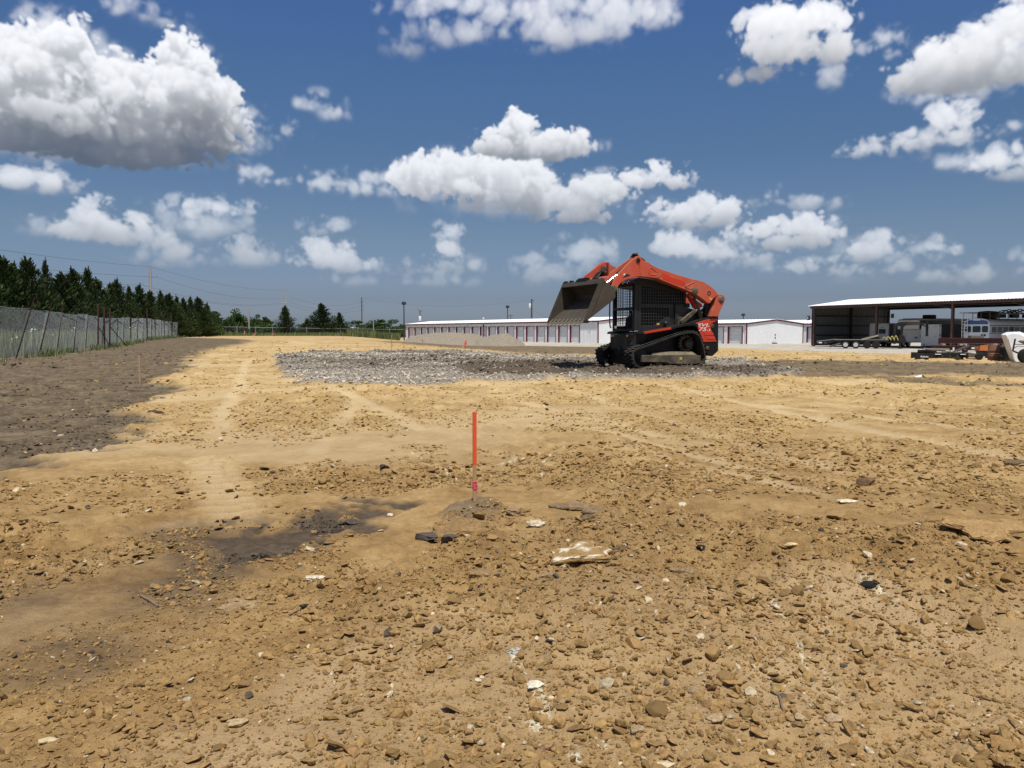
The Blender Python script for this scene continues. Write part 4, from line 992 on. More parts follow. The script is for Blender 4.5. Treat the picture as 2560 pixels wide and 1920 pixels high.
for x,y,z,h_,lean,thick in pp:
    if thick: o=MB().tube([(0,0,-.1),(0,0,h_)],.045,10).lathe([(.05,0),(.05,.03),(.02,.06)],(0,0,h_),(0,0,1),10).build('post',M_tpost,lf,40)
    else: o=MB().box(-.022,.022,-.003,.003,-.1,h_).box(-.003,.003,-.025,.025,-.1,h_).box(-.03,.03,-.012,-.003,h_*.30,h_*.30+.02).build('post',M_tpost,lf)
    o.location=(x,y,z); o.rotation_euler=(0,math.atan(lean),random.uniform(-.2,.2))
for i in range(len(pp)-1):
    a,b=pp[i],pp[i+1]; ln=.5*(a[4]+b[4]); 
    panel(lf,(a[0]-.05,a[1],a[2]+.02),(b[0]-.05,b[1],b[2]+.02),1.78+random.uniform(-.05,.06)+(-.2 if i>22 else 0),ln*.9+random.uniform(-.03,.03)+(random.uniform(-.1,.2) if i>21 else 0))
mb=MB()
for i in range(len(pp)-1):
    a,b=pp[i],pp[i+1]; A=Vector((a[0]+a[4]*1.7-.05,a[1],a[2]+1.80)); B=Vector((b[0]+b[4]*1.7-.05,b[1],b[2]+1.80)); m_=(A+B)/2-Vector((0,0,.05))
    mb.tube([A,m_,B],.006,4)
mb.build('top_wire',M_wire,lf)
for i,(dx,dy) in ((7,(1.2,2.2)),(8,(-.9,-1.6)),(9,(-.8,1.6))):
    x,y,z=pp[i][:3]; MB().tube([(x,y,z+1.35),(x-dx*.343,y+dy,z+.02)],.025,6).build('brace',M_tpost,lf)
# back fence: straight, top rail, galvanised
bf=empty('chain_link_fence',(0,0,0),0,'straight galvanised chain link fence with top rail across the far side','fence')
def back_pt(u):
    D=np.interp(u,[497,1010],[131,150]); return (u-1280)/F_PX*D,D
us=[499,547,594,640,683,728,768,811,852,895,934,975,1012]; bp=[]
for u in us:
    x,y=back_pt(u); z=float(base_height(x,y))-.05; bp.append((x,y,z))
BH=[np.interp(u,[499,1012],[.95+(830-816)*131/F_PX,.95+(830-824)*150/F_PX]) for u in us]
pm=None
for (x,y,z),t in zip(bp,BH):
    o=MB().tube([(x,y,z-.3),(x,y,t+.10)],.055,8).lathe([(.07,0),(.05,.06),(.01,.08)],(x,y,t+.10),(0,0,1),8).build('post',M_gpost,bf,40)
for i in range(len(bp)-1):
    a,b=bp[i],bp[i+1]
    MB().tube([(a[0],a[1],BH[i]),(b[0],b[1],BH[i+1])],.035,6).build('top_rail',M_gpost,bf,60)
    panel(bf,(a[0],a[1]-.06,a[2]-.1),(b[0],b[1]-.06,b[2]-.1),BH[i]-a[2]+.08,0)
a,b=bp[0],bp[1]; MB().tube([(a[0],a[1],BH[0]-1.0),(b[0],b[1],BH[1]-1.0)],.03,6).build('mid_rail',M_gpost,bf,60)
# ------------------------------------------------------------------ trees, poles, wires, weeds
def leaf_material(name,c1,c2,c3):
    m=bpy.data.materials.new(name); m.use_nodes=True; t=NT(m.node_tree); t.n.clear()
    o=t.new('ShaderNodeOutputMaterial'); b=t.new('ShaderNodeBsdfPrincipled'); b.inputs['Roughness'].default_value=.7; b.inputs['Specular IOR Level'].default_value=.15
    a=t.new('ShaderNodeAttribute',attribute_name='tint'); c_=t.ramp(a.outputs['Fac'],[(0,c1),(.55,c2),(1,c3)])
    t.l.new(c_,b.inputs['Base Color'])
    tr=t.new('ShaderNodeBsdfTranslucent'); t.l.new(c_,tr.inputs[0]); mx=t.new('ShaderNodeMixShader'); mx.inputs[0].default_value=.22
    t.l.new(b.outputs[0],mx.inputs[1]); t.l.new(tr.outputs[0],mx.inputs[2]); t.l.new(mx.outputs[0],o.inputs[0]); return m
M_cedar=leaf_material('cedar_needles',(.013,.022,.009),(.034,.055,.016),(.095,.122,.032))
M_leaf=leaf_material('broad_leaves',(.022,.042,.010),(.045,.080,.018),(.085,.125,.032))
M_bark=material('bark',(.07,.05,.035),.9,col2=(.11,.085,.06),scale=8,amount=.7)
def leaves_mesh(name,P,Dr,size,mat,tint,seed,wid=.42):
    """one quad per leaf clump: base P, direction Dr"""
    g=np.random.default_rng(seed); n=len(P)
    Dr=Dr/np.linalg.norm(Dr,axis=1,keepdims=True); rnd=g.standard_normal((n,3)); s_=np.cross(Dr,rnd); s_/=np.linalg.norm(s_,axis=1,keepdims=True)
    sz=size[:,None] if hasattr(size,'__len__') else size
    a=P-s_*sz*wid*.35; b=P+s_*sz*wid*.35; c_=P+Dr*sz*.62+s_*sz*wid*.5; d_=P+Dr*sz; e_=P+Dr*sz*.62-s_*sz*wid*.5
    V=np.stack([a,b,c_,d_,e_],1).reshape(-1,3); i=np.arange(n)[:,None]*5
    F=np.concatenate([i+np.array([[0,1,2,4]]),i+np.array([[4,2,3,3]])],0)
    me=bpy.data.meshes.new(name)
    q=(i+np.array([[0,1,2,4]])); t3=(i+np.array([[4,2,3]]))
    me.vertices.add(len(V)); me.vertices.foreach_set('co',V.astype(np.float32).ravel())
    me.loops.add(n*7); me.loops.foreach_set('vertex_index',np.concatenate([q.ravel(),t3.ravel()]).astype(np.int32))
    me.polygons.add(2*n); me.polygons.foreach_set('loop_start',np.concatenate([np.arange(n)*4,4*n+np.arange(n)*3]).astype(np.int32))
    me.update(calc_edges=True)
    at=me.attributes.new('tint','FLOAT','FACE'); at.data.foreach_set('value',np.concatenate([tint,tint]).astype(np.float32))
    me.materials.append(mat); return me
def trunk_mesh(name,h_,r0,limbs,seed):
    g=random.Random(seed); mb=MB(); bend=g.uniform(-.2,.2)
    mb.tube([(0,0,-.3),(bend*.3,0,h_*.3),(bend,0.1,h_*.7),(bend,0,h_)],[r0*1.2,r0,r0*.6,r0*.15],8)
    for _ in range(limbs):
        z=g.uniform(.15,.8)*h_; a=g.uniform(0,6.28); l=(h_*.30)*(1.1-z/h_)
        mb.tube([(bend*z/h_,0,z),(math.cos(a)*l*.5,math.sin(a)*l*.5,z+l*.35),(math.cos(a)*l,math.sin(a)*l,z+l*.85)],[r0*.35,r0*.22,r0*.06],5)
    return mb
def cedar(h_,w_,seed,tops=1):
    g=np.random.default_rng(seed); P=[];D=[];T=[];SZ=[]
    nb=int(330*h_/6)
    spires=[(0,0,1.0)]+[(g.uniform(-.3,.3)*w_,g.uniform(-.3,.3)*w_,g.uniform(.62,.84)) for _ in range(tops)]
    for i in range(nb):
        sx,sy,sh=spires[i%len(spires)] if i%3==0 else spires[0]
        t=g.random()**1.25; z=(.04+.95*t)*h_*sh
        prof=(1-t)**.92*(.70+.30*min(1,t*5))*1.05
        a=g.uniform(0,2*math.pi); lump=.78+.30*math.sin(a*2.3+seed)*math.sin(z*1.9+seed)+g.uniform(-.30,.34)
        R_=w_*.5*prof*max(.35,lump)+.03
        st=Vector((sx*(1-t*.3),sy*(1-t*.3),max(.1,z-R_*.55))); en=Vector((sx+math.cos(a)*R_,sy+math.sin(a)*R_,z+R_*.35+g.uniform(0,.35)))
        m=12+int(R_*13); br=g.random()
        for j in range(m):
            s_=g.random()**.6; p=st.lerp(en,s_); sp=.06+.13*R_*(1-abs(s_-.6))
            q=np.array([p.x,p.y,p.z])+g.normal(0,1,3)*np.array([sp,sp,sp*.8])
            d_=np.array([math.cos(a)*.55,math.sin(a)*.55,1.15])+g.normal(0,.28,3)
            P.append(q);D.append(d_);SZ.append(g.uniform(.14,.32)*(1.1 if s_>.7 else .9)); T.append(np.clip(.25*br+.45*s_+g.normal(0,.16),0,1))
    # wind-swept tip
    for k_ in range(90):
        q_=k_/90; z=h_*(.74+.32*q_); P.append(np.array([.10*q_*q_,0,z])+g.normal(0,1,3)*np.array([.20,.20,.05])*(1-q_)**1.3); D.append(np.array([.2,0,1.3])+g.normal(0,.22,3)); SZ.append(.26); T.append(.5)
    return np.array(P),np.array(D),np.array(SZ),np.array(T)
CED=[]
for i,(h_,w_,tp) in enumerate(((6.6,4.0,2),(6.0,3.4,1),(6.9,3.5,3),(5.6,3.9,2))):
    P,D,SZ,T=cedar(h_,w_,40+i,tp)
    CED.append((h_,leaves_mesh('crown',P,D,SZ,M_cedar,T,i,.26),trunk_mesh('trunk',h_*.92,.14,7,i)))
TRK={}
def plant(name,x,y,z,crown,trunk,sc,rz,label,cat,group,squash=1):
    t=empty(name,(x,y,z),rz,label,cat,group); t.scale=(sc*squash,sc*squash,sc)
    c_=link(bpy.data.objects.new('crown',crown)); c_.parent=t
    if id(trunk) not in TRK:
        o=trunk.build('trunk',M_bark,t,60); TRK[id(trunk)]=o.data
    else: o=link(bpy.data.objects.new('trunk',TRK[id(trunk)])); o.parent=t
    return t
# cedar row behind the left fence: photo column and top line
ced=[(-75,640,50),(-25,655,52),(15,657,54),(42,668,57),(78,659,56),(122,661,59),(160,694,60),(190,681,63),(226,682,66),(250,705,70),(281,718,72),(297,706,74),(328,724,80),(353,719,84),(380,735,88),(406,733,92),(425,742,95),(446,745,98),(462,752,100),(480,747,104),(500,750,108),(520,762,112),(-130,650,48)]
words_=['first','second','third','fourth','fifth','sixth','seventh','eighth','ninth','tenth','eleventh','twelfth','thirteenth','fourteenth','fifteenth','sixteenth','seventeenth','eighteenth','nineteenth','twentieth','twenty-first']
vis=sorted([c_ for c_ in ced if c_[0]>-60],key=lambda c_:c_[0])
for i,(u,v,D) in enumerate(ced):
    x=(u-1280)/F_PX*D; z=float(base_height(x,D)); top=CAM_H+(830-v)*D/F_PX; h_,cr,tk=CED[(i*7+3)%4]
    k_=vis.index((u,v,D)) if (u,v,D) in vis else -1
    lab=('dark cedar just outside the left edge of the cedar row' if u>-100 else 'dark cedar farthest outside the left edge of the row') if k_<0 else '%s cedar from the left in the row behind the sagging fence'%words_[k_]
    plant('cedar_tree',x,D,z-.1,cr,tk,(top-z+.1)/h_,(i*2.4)%6.28,lab,'tree','cedars behind the left fence',[1.35,.85,1.6,1.0,1.2,.75,1.5][i%7]+.15*random.random())
def broad(h_,w_,seed,n=5200,base=.25):
    g=np.random.default_rng(seed); P=[];D=[];T=[];SZ=[]
    cl=[]
    for i in range(34):
        a=g.uniform(0,6.28); t=g.random(); r_=w_*.5*math.sqrt(g.random())*(.55+.6*math.sin(min(1,.15+t)*math.pi)); z=h_*(base+(1-base)*t*.92)
        cl.append((math.cos(a)*r_,math.sin(a)*r_,z,g.uniform(.45,.95)*w_*.16,g.random()))
    for i in range(n):
        cx,cy,cz,r_,br=cl[g.integers(len(cl))]; d_=g.normal(0,1,3); d_/=np.linalg.norm(d_); rr=r_*g.random()**.4
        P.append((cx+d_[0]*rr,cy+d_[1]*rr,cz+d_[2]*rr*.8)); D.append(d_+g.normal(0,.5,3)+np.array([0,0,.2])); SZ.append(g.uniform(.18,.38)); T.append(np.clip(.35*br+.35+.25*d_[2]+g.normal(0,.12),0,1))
    return np.array(P),np.array(D),np.array(SZ),np.array(T)
BRO=[]
for i,(h_,w_,b_) in enumerate(((6,7,.12),(5,7.5,.08),(7,6.5,.3))):
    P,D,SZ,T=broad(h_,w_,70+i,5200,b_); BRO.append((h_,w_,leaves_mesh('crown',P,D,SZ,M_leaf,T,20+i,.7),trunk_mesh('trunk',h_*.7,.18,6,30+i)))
bush=[(540,781,604,140,0,'rounded leafy tree at the end of the cedar row'),(590,777,622,150,1,'leafy green tree left of the leaning utility pole'),(657,788,0,230,2,'thin distant tree with a bare flat crown'),(672,808,0,160,1,'low shrub between the thin tree and the pointed cedar'),
      (760,812,0,165,1,'low shrub between the pointed cedar and the spreading juniper'),(880,818,0,175,1,'low shrub right of the spreading juniper'),(912,803,0,190,0,'small round tree behind the thin pole'),(965,800,0,195,0,'wide round tree above the low brick building'),(1003,812,0,210,1,'low tree beside the left end of the storage building'),(700,815,0,150,1,'low shrub at the foot of the pointed cedar'),(845,812,0,165,1,'dark shrub under the right side of the juniper'),(620,815,0,160,0,'low shrub beside the leaning utility pole'),(512,800,0,125,1,'low shrub at the far end of the sagging fence')]
for i,(u,v,_,D,k_,lab) in enumerate(bush):
    x=(u-1280)/F_PX*D; z=float(base_height(x,min(D,200)))-.2; h_,w_,cr,tk=BRO[k_]; top=CAM_H+(830-v)*D/F_PX
    sc=max((top-z)/h_,.3); wide={0:104,1:96,2:44}[k_]*D/F_PX/w_
    t=plant('shrub' if 'shrub' in lab else 'leafy_tree',x,D,z,cr,tk,sc,i*1.9,lab,'shrub' if 'shrub' in lab else 'tree',None); t.scale=(max(wide,sc*.6),max(wide,sc*.6),sc)
for u,v,D,wpx,k_,lab in ((715,768,140,62,0,'single pointed dark cedar in front of the utility pole'),(806,764,145,105,3,'spreading grey green juniper leaning left beyond the back fence'),(770,800,146,60,1,'dark conifer growing against the left of the juniper'),(850,785,147,60,3,'dark conifer growing against the right of the juniper')):
    x=(u-1280)/F_PX*D; z=float(base_height(x,D))-.2; h_,cr,tk=CED[k_]; top=CAM_H+(830-v)*D/F_PX
    t=plant('cedar_tree',x,D,z,cr,tk,(top-z)/h_,1.3+k_,lab,'tree',None); s_=(top-z)/h_; wd=wpx*D/F_PX/4.0; t.scale=(wd,wd,s_)
# poles and lamps
M_conc=material('weathered_pole',(.36,.345,.32),.8,col2=(.28,.27,.25),scale=2,amount=.5)
M_wood=material('creosote_pole',(.075,.055,.045),.9,col2=(.12,.095,.075),scale=3,amount=.6)
def gz(x,y): return float(base_height(x,min(y,220)))
def pole(u,vtop,D,r_,m_,label,arms=(),cat='utility pole',name='utility_pole',vbase=None):
    x=(u-1280)/F_PX*D; z0=gz(x,D)-.3; top=CAM_H+(830-vtop)*D/F_PX
    p=empty(name,(x,D,z0),0,label,cat); H_=top-z0
    MB().tube([(0,0,0),(0,0,H_)],[r_*1.25,r_*.85],10).build('shaft',m_,p,60)
    for du,dv,ln in arms:
        z=H_-(dv)*D/F_PX; MB().tube([(0,0,z),(du*D/F_PX,-.05,z+.12)],[.06,.05],8).lathe([(.05,0),(.09,.05),(.05,.12),(.08,.18)],(du*D/F_PX,-.05,z+.12),(0,0,1),8).build('insulator_arm',M_gpost if m_ is M_conc else m_,p,60)
    return p,x,H_+z0
P1=pole(382,668,120,.20,M_conc,'tall grey utility pole rising behind the cedar row',((17,27,0),(-17,47,0),(17,66,0)))
P2=pole(716,726,200,.20,M_conc,'grey utility pole rising behind the pointed cedar',((12,19,0),(-12,32,0),(12,32,0)))
P3=pole(906,744,260,.19,M_wood,'dark wooden utility pole with three short cross arms',((5,12,0),(5,22,0),(5,31,0)))
P4=pole(624.6,771,150,.13,M_conc,'short grey utility pole with a flat cross arm'); MB().box(-.60,.60,-.06,.06,-.0,.14).build('cross_arm',M_conc,P4[0]).location=(0,0,P4[2]-P4[0].location.z-.15)
P10=pole(934.6,798,158,.10,M_gpost,'thin grey pole standing in the back fence line')
P8=pole(1329,748,175,.19,M_wood,'brown wooden pole with white transformer above the storage roof',((4,6,0),))
MB().lathe([(.05,0),(.22,.05),(.24,.1),(.24,.95),(.20,1.05),(.05,1.1)],(-.42,-.1,P8[2]-P8[0].location.z-2.1),(0,0,1),14).build('transformer',M_gut,P8[0],40)
P6=pole(1051,777,190,.12,M_wood,'leaning pole with pale transformer at the left end of the storage roof')
MB().lathe([(.05,0),(.30,.05),(.32,.1),(.32,1.1),(.28,1.2),(.05,1.3)],(.0,-.35,P6[2]-P6[0].location.z-2.6),(0,0,1),14).build('transformer',M_gut,P6[0],40)
MB().bar((-.7,-.1,P6[2]-P6[0].location.z+.25),(.6,-.1,P6[2]-P6[0].location.z-.15),.16,.10).build('cross_arm',M_wood,P6[0])
P11=pole(1277,787,260,.12,M_wood,'small distant pole with cross arm above the storage roof'); MB().box(-.9,.9,-.06,.06,0,.14).build('cross_arm',M_wood,P11[0]).location=(0,0,P11[2]-P11[0].location.z-.4)
for u,v,D,lab in ((1011,762,150,'dark area light pole at the left end of the storage building'),(1269,770,185,'dark area light pole behind the middle of the storage roof'),(1856,790,185,'dark area light pole behind the roof right of the track loader')):
    p,x,t=pole(u,v,D,.11,M_lamp,lab,(),'light pole','light_pole'); H_=t-p.location.z
    MB().lathe([(.10,0),(.42,.12),(.46,.40),(.38,.62),(.12,.70)],(0,0,H_-.1),(0,0,1),14).build('lamp_head',M_lamp,p,40)
M_cable=material('power_cable',(.055,.06,.065),.6)
def wire(a,b,sag,label,r_=.016):
    a,b=Vector(a),Vector(b); pts=[a.lerp(b,t/14)-Vector((0,0,sag*4*(t/14)*(1-t/14))) for t in range(15)]
    tag(MB().tube(pts,r_,5,cap=False).build('power_line',M_cable,None,60),label,'power line','power lines strung between the utility poles')
def pt(u,v,D): return ((u-1280)/F_PX*D,D,CAM_H+(830-v)*D/F_PX)
P0=(-52,38)
wire((P0[0],P0[1],9.9),pt(382,668,120),.9,'topmost power line running left from the tall grey pole')
wire((P0[0],P0[1],8.0),pt(398,694,120),.8,'second power line running left from the tall grey pole')
wire((P0[0]-1,P0[1],7.2),pt(366,714,120),.8,'third power line running left from the tall grey pole into the cedars')
wire(pt(382,668,120),pt(716,726,200),1.1,'topmost power line between the two grey poles')
wire(pt(398,694,120),pt(728,744,200),1.6,'second power line between the two grey poles')
wire(pt(366,714,120),pt(704,757,200),1.6,'third power line between the two grey poles')
wire(pt(398,733,120),pt(728,757,200),1.4,'lowest power line between the two grey poles')
wire(pt(728,744,200),pt(906,756,260),1.6,'upper power line between the grey pole and the dark wooden pole',.02)
wire(pt(728,757,200),pt(906,766,260),1.6,'middle power line between the grey pole and the dark wooden pole',.02)
wire(pt(704,757,200),pt(906,775,260),1.8,'lower power line between the grey pole and the dark wooden pole',.02)
wire(pt(906,744,260),pt(1329,752,175),2.0,'long thin power line from the dark pole to the transformer pole',.014)
wire(pt(1329,770,175),pt(1400,800,120),.6,'service cable dropping from the transformer pole to the storage roof',.02)
# weeds: tall grass behind the fence and tufts under it
def blades(name,pts,hgt,seed,label,mat,lean=.35,wd=.012):
    g=np.random.default_rng(seed); n=len(pts); a=g.uniform(0,6.28,n); L=hgt*(.5+.8*g.random(n)); 
    top=pts+np.stack([np.cos(a)*L*lean*g.random(n),np.sin(a)*L*lean*g.random(n),L],1); w_=wd*(.7+.8*g.random(n)); s_=np.stack([-np.sin(a+.5)*w_,np.cos(a+.5)*w_,np.zeros(n)],1)
    mid=pts*.45+top*.55+np.stack([np.zeros(n),np.zeros(n),L*.08],1)
    V=np.stack([pts-s_,pts+s_,mid+s_*.8,mid-s_*.8,top],1).reshape(-1,3); i=np.arange(n)[:,None]*5
    F=np.concatenate([i+[0,1,2],i+[0,2,3],i+[3,2,4]],0)
    o=np_mesh(name,V,F,mat,attrs={'tint':('FACE',np.tile(g.random(n),3))},smooth_=False,kind='stuff'); return o
M_grass=leaf_material('weed_blades',(.06,.085,.026),(.14,.18,.062),(.29,.28,.13))
g=np.random.default_rng(5)
n=26000; t=g.random(n)**1.2; D=22+t*75; off=.4+g.random(n)**1.6*16
x=-17.3-.343*(D-26)-off*.946; y=D-off*.32
hz=base_height(x,y)
blades('tall_grass',np.stack([x,y,hz],1),np.clip(.55+.55*fbm(x*.5,y*.5,3,1)+off*.01,.2,1.3),1,'',M_grass,.3,.02)
n=650; i=g.integers(0,len(pp)-1,n); t=g.random(n); px_=np.array([q[0] for q in pp]); py_=np.array([q[1] for q in pp])
keep=fbm(np.arange(len(pp))*3.1,np.zeros(len(pp)),1,3)
cl=g.normal(0,.35,n); x=px_[i]+(px_[i+1]-px_[i])*t+.15+np.abs(g.normal(0,.35,n)); y=py_[i]+(py_[i+1]-py_[i])*t
ok=fbm(x*.7,y*.7,2,2)>.53
x,y=x[ok],y[ok]; x=np.repeat(x,7)+g.normal(0,.12,len(x)*7); y=np.repeat(y,7)+g.normal(0,.12,len(y)*7)
blades('fence_weeds',np.stack([x,y,surf(x,y)-.02],1),np.full(len(x),.27)*(.4+1.2*fbm(x*1.1,y*1.1,2,4)),2,'',M_grass,.6,.014)
n=9000; u=g.uniform(868,1000,n); D=g.uniform(128,150,n); x=(u-1280)/F_PX*D; y=D
blades('reed_grass',np.stack([x,y,base_height(x,y)-.1],1),np.full(n,1.25)*(.6+.6*fbm(x*.4,y*.4,2,1)),3,'',M_grass,.25,.04)
n=9000; u=g.uniform(500,870,n); D=g.uniform(131,143,n); x=(u-1280)/F_PX*D; y=D
blades('fence_grass',np.stack([x,y,base_height(x,y)-.1],1),np.full(n,.75)*(.4+.8*fbm(x*.3,y*.3,2,1)),4,'',M_grass,.3,.04)
# white flower heads in the weeds
M_fl=material('white_blossom',(.75,.75,.70),.7)
mb=MB(); rg=random.Random(8)
for k_ in range(60):
    D=24+rg.random()**1.5*50; off=.5+rg.random()*7; x=-17.3-.343*(D-26)-off*.946; y=D-off*.32; z=float(base_height(x,y)); h_=.5+rg.random()*.75
    mb.tube([(x,y,z),(x+.05,y,z+h_)],.006,3); mb.lathe([(.01,0),(.045,.02),(.035,.035),(.01,.04)],(x+.05,y,z+h_-.03),(.2,-.5,1),7)
mb.build('wild_flowers',M_fl,kind='stuff')
# ------------------------------------------------------------------ vehicles and equipment in the yard
M_rv=material('trailer_skin',(.62,.62,.60),.4,col2=(.55,.55,.53),scale=1,amount=.4)
M_rvd=material('trailer_dark_side',(.045,.05,.055),.5)  # dark for the campers' shaded sides, and the cargo trailer's own colour
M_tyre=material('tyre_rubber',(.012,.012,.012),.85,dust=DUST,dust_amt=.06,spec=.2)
M_rim=material('pale_wheel_rim',(.55,.55,.53),.4,metal=.3)
M_blue=material('bus_blue',(.03,.09,.24),.45)
M_busw=material('bus_white',(.62,.65,.67),.45,col2=(.52,.55,.57),scale=2,amount=.5)
M_bglass=bpy.data.materials.new('vehicle_glass'); M_bglass.use_nodes=True
_b=M_bglass.node_tree.nodes['Principled BSDF']; _b.inputs['Base Color'].default_value=(.03,.05,.07,1); _b.inputs['Roughness'].default_value=.08
M_steelred=material('red_oxide_steel',(.075,.014,.012),.65,col2=(.10,.03,.024),scale=3,amount=.6)
M_fbl=material('faded_black_steel',(.007,.007,.007),.6,col2=(.018,.016,.014),scale=5,amount=.5,dust=DUST,dust_amt=.04,spec=.3)
M_grey=material('grey_steel',(.085,.082,.072),.7,col2=(.15,.14,.12),scale=5,amount=.6)
M_org=material('faded_orange_paint',(.48,.15,.04),.5,col2=(.45,.14,.04),scale=4,amount=.6)
M_rust=material('rusty_drum',(.115,.045,.028),.85,col2=(.24,.13,.075),scale=4,amount=.8,bump=.2)
M_band=material('bare_drum_band',(.42,.33,.25),.7)
M_shell=material('white_gelcoat',(.80,.80,.79),.30,col2=(.68,.68,.66),scale=3,amount=.4)
M_plank=material('weathered_plank',(.30,.26,.20),.85,col2=(.40,.36,.29),scale=6,amount=.6)
M_strap=material('yellow_strap',(.60,.50,.16),.7)
M_lite=material('marker_light',(.20,.16,.13),.4)
def wheel(parent,x,y,z,r_,w_,axis=(0,-1,0),rim=M_rim,name='wheel'):
    o=MB().lathe([(r_*.62,0),(r_*.9,-.0),(r_,w_*.12),(r_,w_*.88),(r_*.9,w_),(r_*.6,w_)],(x,y,z),axis,26,cap=False).build(name,M_tyre,parent,50)
    MB().lathe([(r_*.61,w_*.98),(r_*.55,w_*.90),(r_*.48,w_*.72),(r_*.20,w_*.70),(r_*.18,w_*.86),(r_*.04,w_*.87)],(x,y,z),axis,22).build('rim',rim,o,40)
    return o
def by(u,D): return ((u-1280)/F_PX*D,D)
# travel trailer: rear wall with a window, inside the barn
x,y=by(2195,86); tr=empty('travel_trailer',(x,y,LOT),BANG,'white travel trailer with a dark rear window parked nearest the barn end wall','travel trailer')
MB().box(-1.22,1.22,0,6.2,.62,2.62).build('body',M_rv,tr,bevel=.05)
MB().box(1.222,1.235,.10,6.1,.65,2.55).build('shaded_side_wall',M_rvd,tr)  # dark sheet, the shade on this side put into its colour
MB().box(.0,.86,-.012,.0,1.45,1.98).build('rear_window',M_bglass,tr,bevel=.004)
MB().box(-1.15,1.15,-.06,-.01,.60,.72).build('rear_bumper',M_fbl,tr)
for x_ in (-1.05,-.15,.0,.15,1.05): MB().box(x_-.05,x_+.05,-.02,.0,2.42,2.48).build('marker_light',M_lite,tr)
MB().prism([(.05,2.08),(.55,2.22),(.50,2.10)],-.008,0).build('logo_stripe',M_grey,tr)
for y_ in (2.6,3.5): wheel(tr,-1.2,y_,.36,.36,.22,(-1,0,0)); wheel(tr,.98,y_,.36,.36,.22,(1,0,0))
MB().box(-.9,.9,.1,6.4,.45,.60).build('chassis',M_fbl,tr)
# fifth wheel with lettering on the nose
x,y=by(2268,80); fw=empty('fifth_wheel_trailer',(x,y,LOT),BANG,'pale fifth wheel camper with lettering high on its blunt nose','travel trailer')
MB().prism([(-.0,1.95),(.0,2.86),(.25,2.98),(9,2.98),(9,.62),(.85,.62),(.75,1.90)],-1.22,1.22,'x').build('body',M_rv,fw)
MB().prism([(.10,1.98),(.10,2.84),(9,2.92),(9,.7),(.95,.7),(.95,1.98)],1.222,1.236,'x').build('shaded_side_wall',M_rvd,fw)  # camper's shaded side, painted dark as an added sheet
MB().box(-1.1,1.1,.6,8.8,2.985,3.06).build('roof_cap',M_rvd,fw)
MB().box(-.45,.45,2.8,3.9,3.06,3.46).build('roof_air_conditioner',M_fbl,fw,bevel=.10)
for x_ in (-1.08,-.25,0,.25,1.08): MB().box(x_-.05,x_+.05,-.02,0,2.70,2.76).build('marker_light',M_lite,fw)
text('ASPEN TRAIL','nose_lettering',M_fbl,fw,1.0,.12,frame_mtx((-.48,-.006,2.46),(1,0,0),(0,0,1)),.0,.02)
MB().box(.75,.98,.735,.745,1.20,1.27).build('grab_handle',M_fbl,fw)
MB().box(.25,.50,.735,.745,1.0,1.16).build('hatch',M_grey,fw)
for y_ in (5.2,6.1): wheel(fw,1.0,y_,.36,.36,.22,(1,0,0)); wheel(fw,-1.2,y_,.36,.36,.22,(-1,0,0))
for x_ in (-.9,.9): MB().box(x_-.05,x_+.05,1.2,1.3,0,.65).build('landing_leg',M_fbl,fw)
# cargo trailer
x,y=by(2326,77); cg=empty('cargo_trailer',(x,y,LOT),BANG,'plain white rear door of a cargo trailer right of the lettered camper','cargo trailer')
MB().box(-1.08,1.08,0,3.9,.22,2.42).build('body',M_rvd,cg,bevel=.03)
MB().box(-1.05,1.05,-.05,-.003,.26,2.40).build('rear_door',M_rv,cg,bevel=.012)
MB().bar((.93,-.06,.30),(.93,-.06,2.36),.03).build('door_bar',M_grey,cg)
for z in (.45,1.3,2.2): MB().box(.86,1.04,-.08,-.05,z,z+.10).build('hinge',M_grey,cg)
MB().box(-.8,-.62,-.075,-.051,.34,.46).build('tail_light',M_lite,cg)
MB().box(.35,.62,-.07,-.051,2.16,2.20).build('door_plate',M_grey,cg); MB().box(.35,.60,-.07,-.051,1.22,1.25).build('door_latch',M_fbl,cg)
for y_ in (1.8,): wheel(cg,1.06,y_,.34,.34,.2,(1,0,0)); wheel(cg,-1.26,y_,.34,.34,.2,(1,0,0))
# school bus with roof rack
x,y=by(2438,71.8); bs=empty('school_bus',(x,y,LOT),BANG,'white and blue converted school bus with ladder and roof rack','bus')
def arch(w_,z0,z1,r_): return [(-w_,z0),(w_,z0),(w_,z1-r_)]+[(w_-r_*(1-math.cos(a)),z1-r_+r_*.72*math.sin(a)) for a in [math.pi/2*k_/6 for k_ in range(1,6)]]+[(w_*.35,z1-r_*.20),(-w_*.35,z1-r_*.20)]+[(-(w_-r_*(1-math.cos(a))),z1-r_+r_*.72*math.sin(a)) for a in [math.pi/2*k_/6 for k_ in range(5,0,-1)]]+[(-w_,z1-r_)]
MB().prism(arch(1.2,.45,3.02,.62),0,10.5).build('body',M_busw,bs,40)
MB().prism([(-1.05,2.36),(1.05,2.36),(1.08,2.52),(.92,2.70),(.45,2.76),(.25,2.70),(-.25,2.70),(-.45,2.76),(-.92,2.70),(-1.08,2.52)],-.012,-.001).build('destination_panel',M_blue,bs)
for a,b in ((-1.08,-.50),(-.36,.40),(.52,1.08)):
    MB().prism([(a+.06,1.62),(b-.06,1.62),(b,1.70),(b,2.12),(b-.08,2.2),(a+.08,2.2),(a,2.12),(a,1.70)],-.014,-.002).build('window',M_bglass,bs)
for x_ in (-.95,.95): MB().lathe([(.09,-.01),(.09,.02),(.04,.03)],(x_*.97,-.012,2.48),(0,-1,0),14).build('warning_light',material('bus_red_lens',(.22,.02,.03),.3),bs,40)
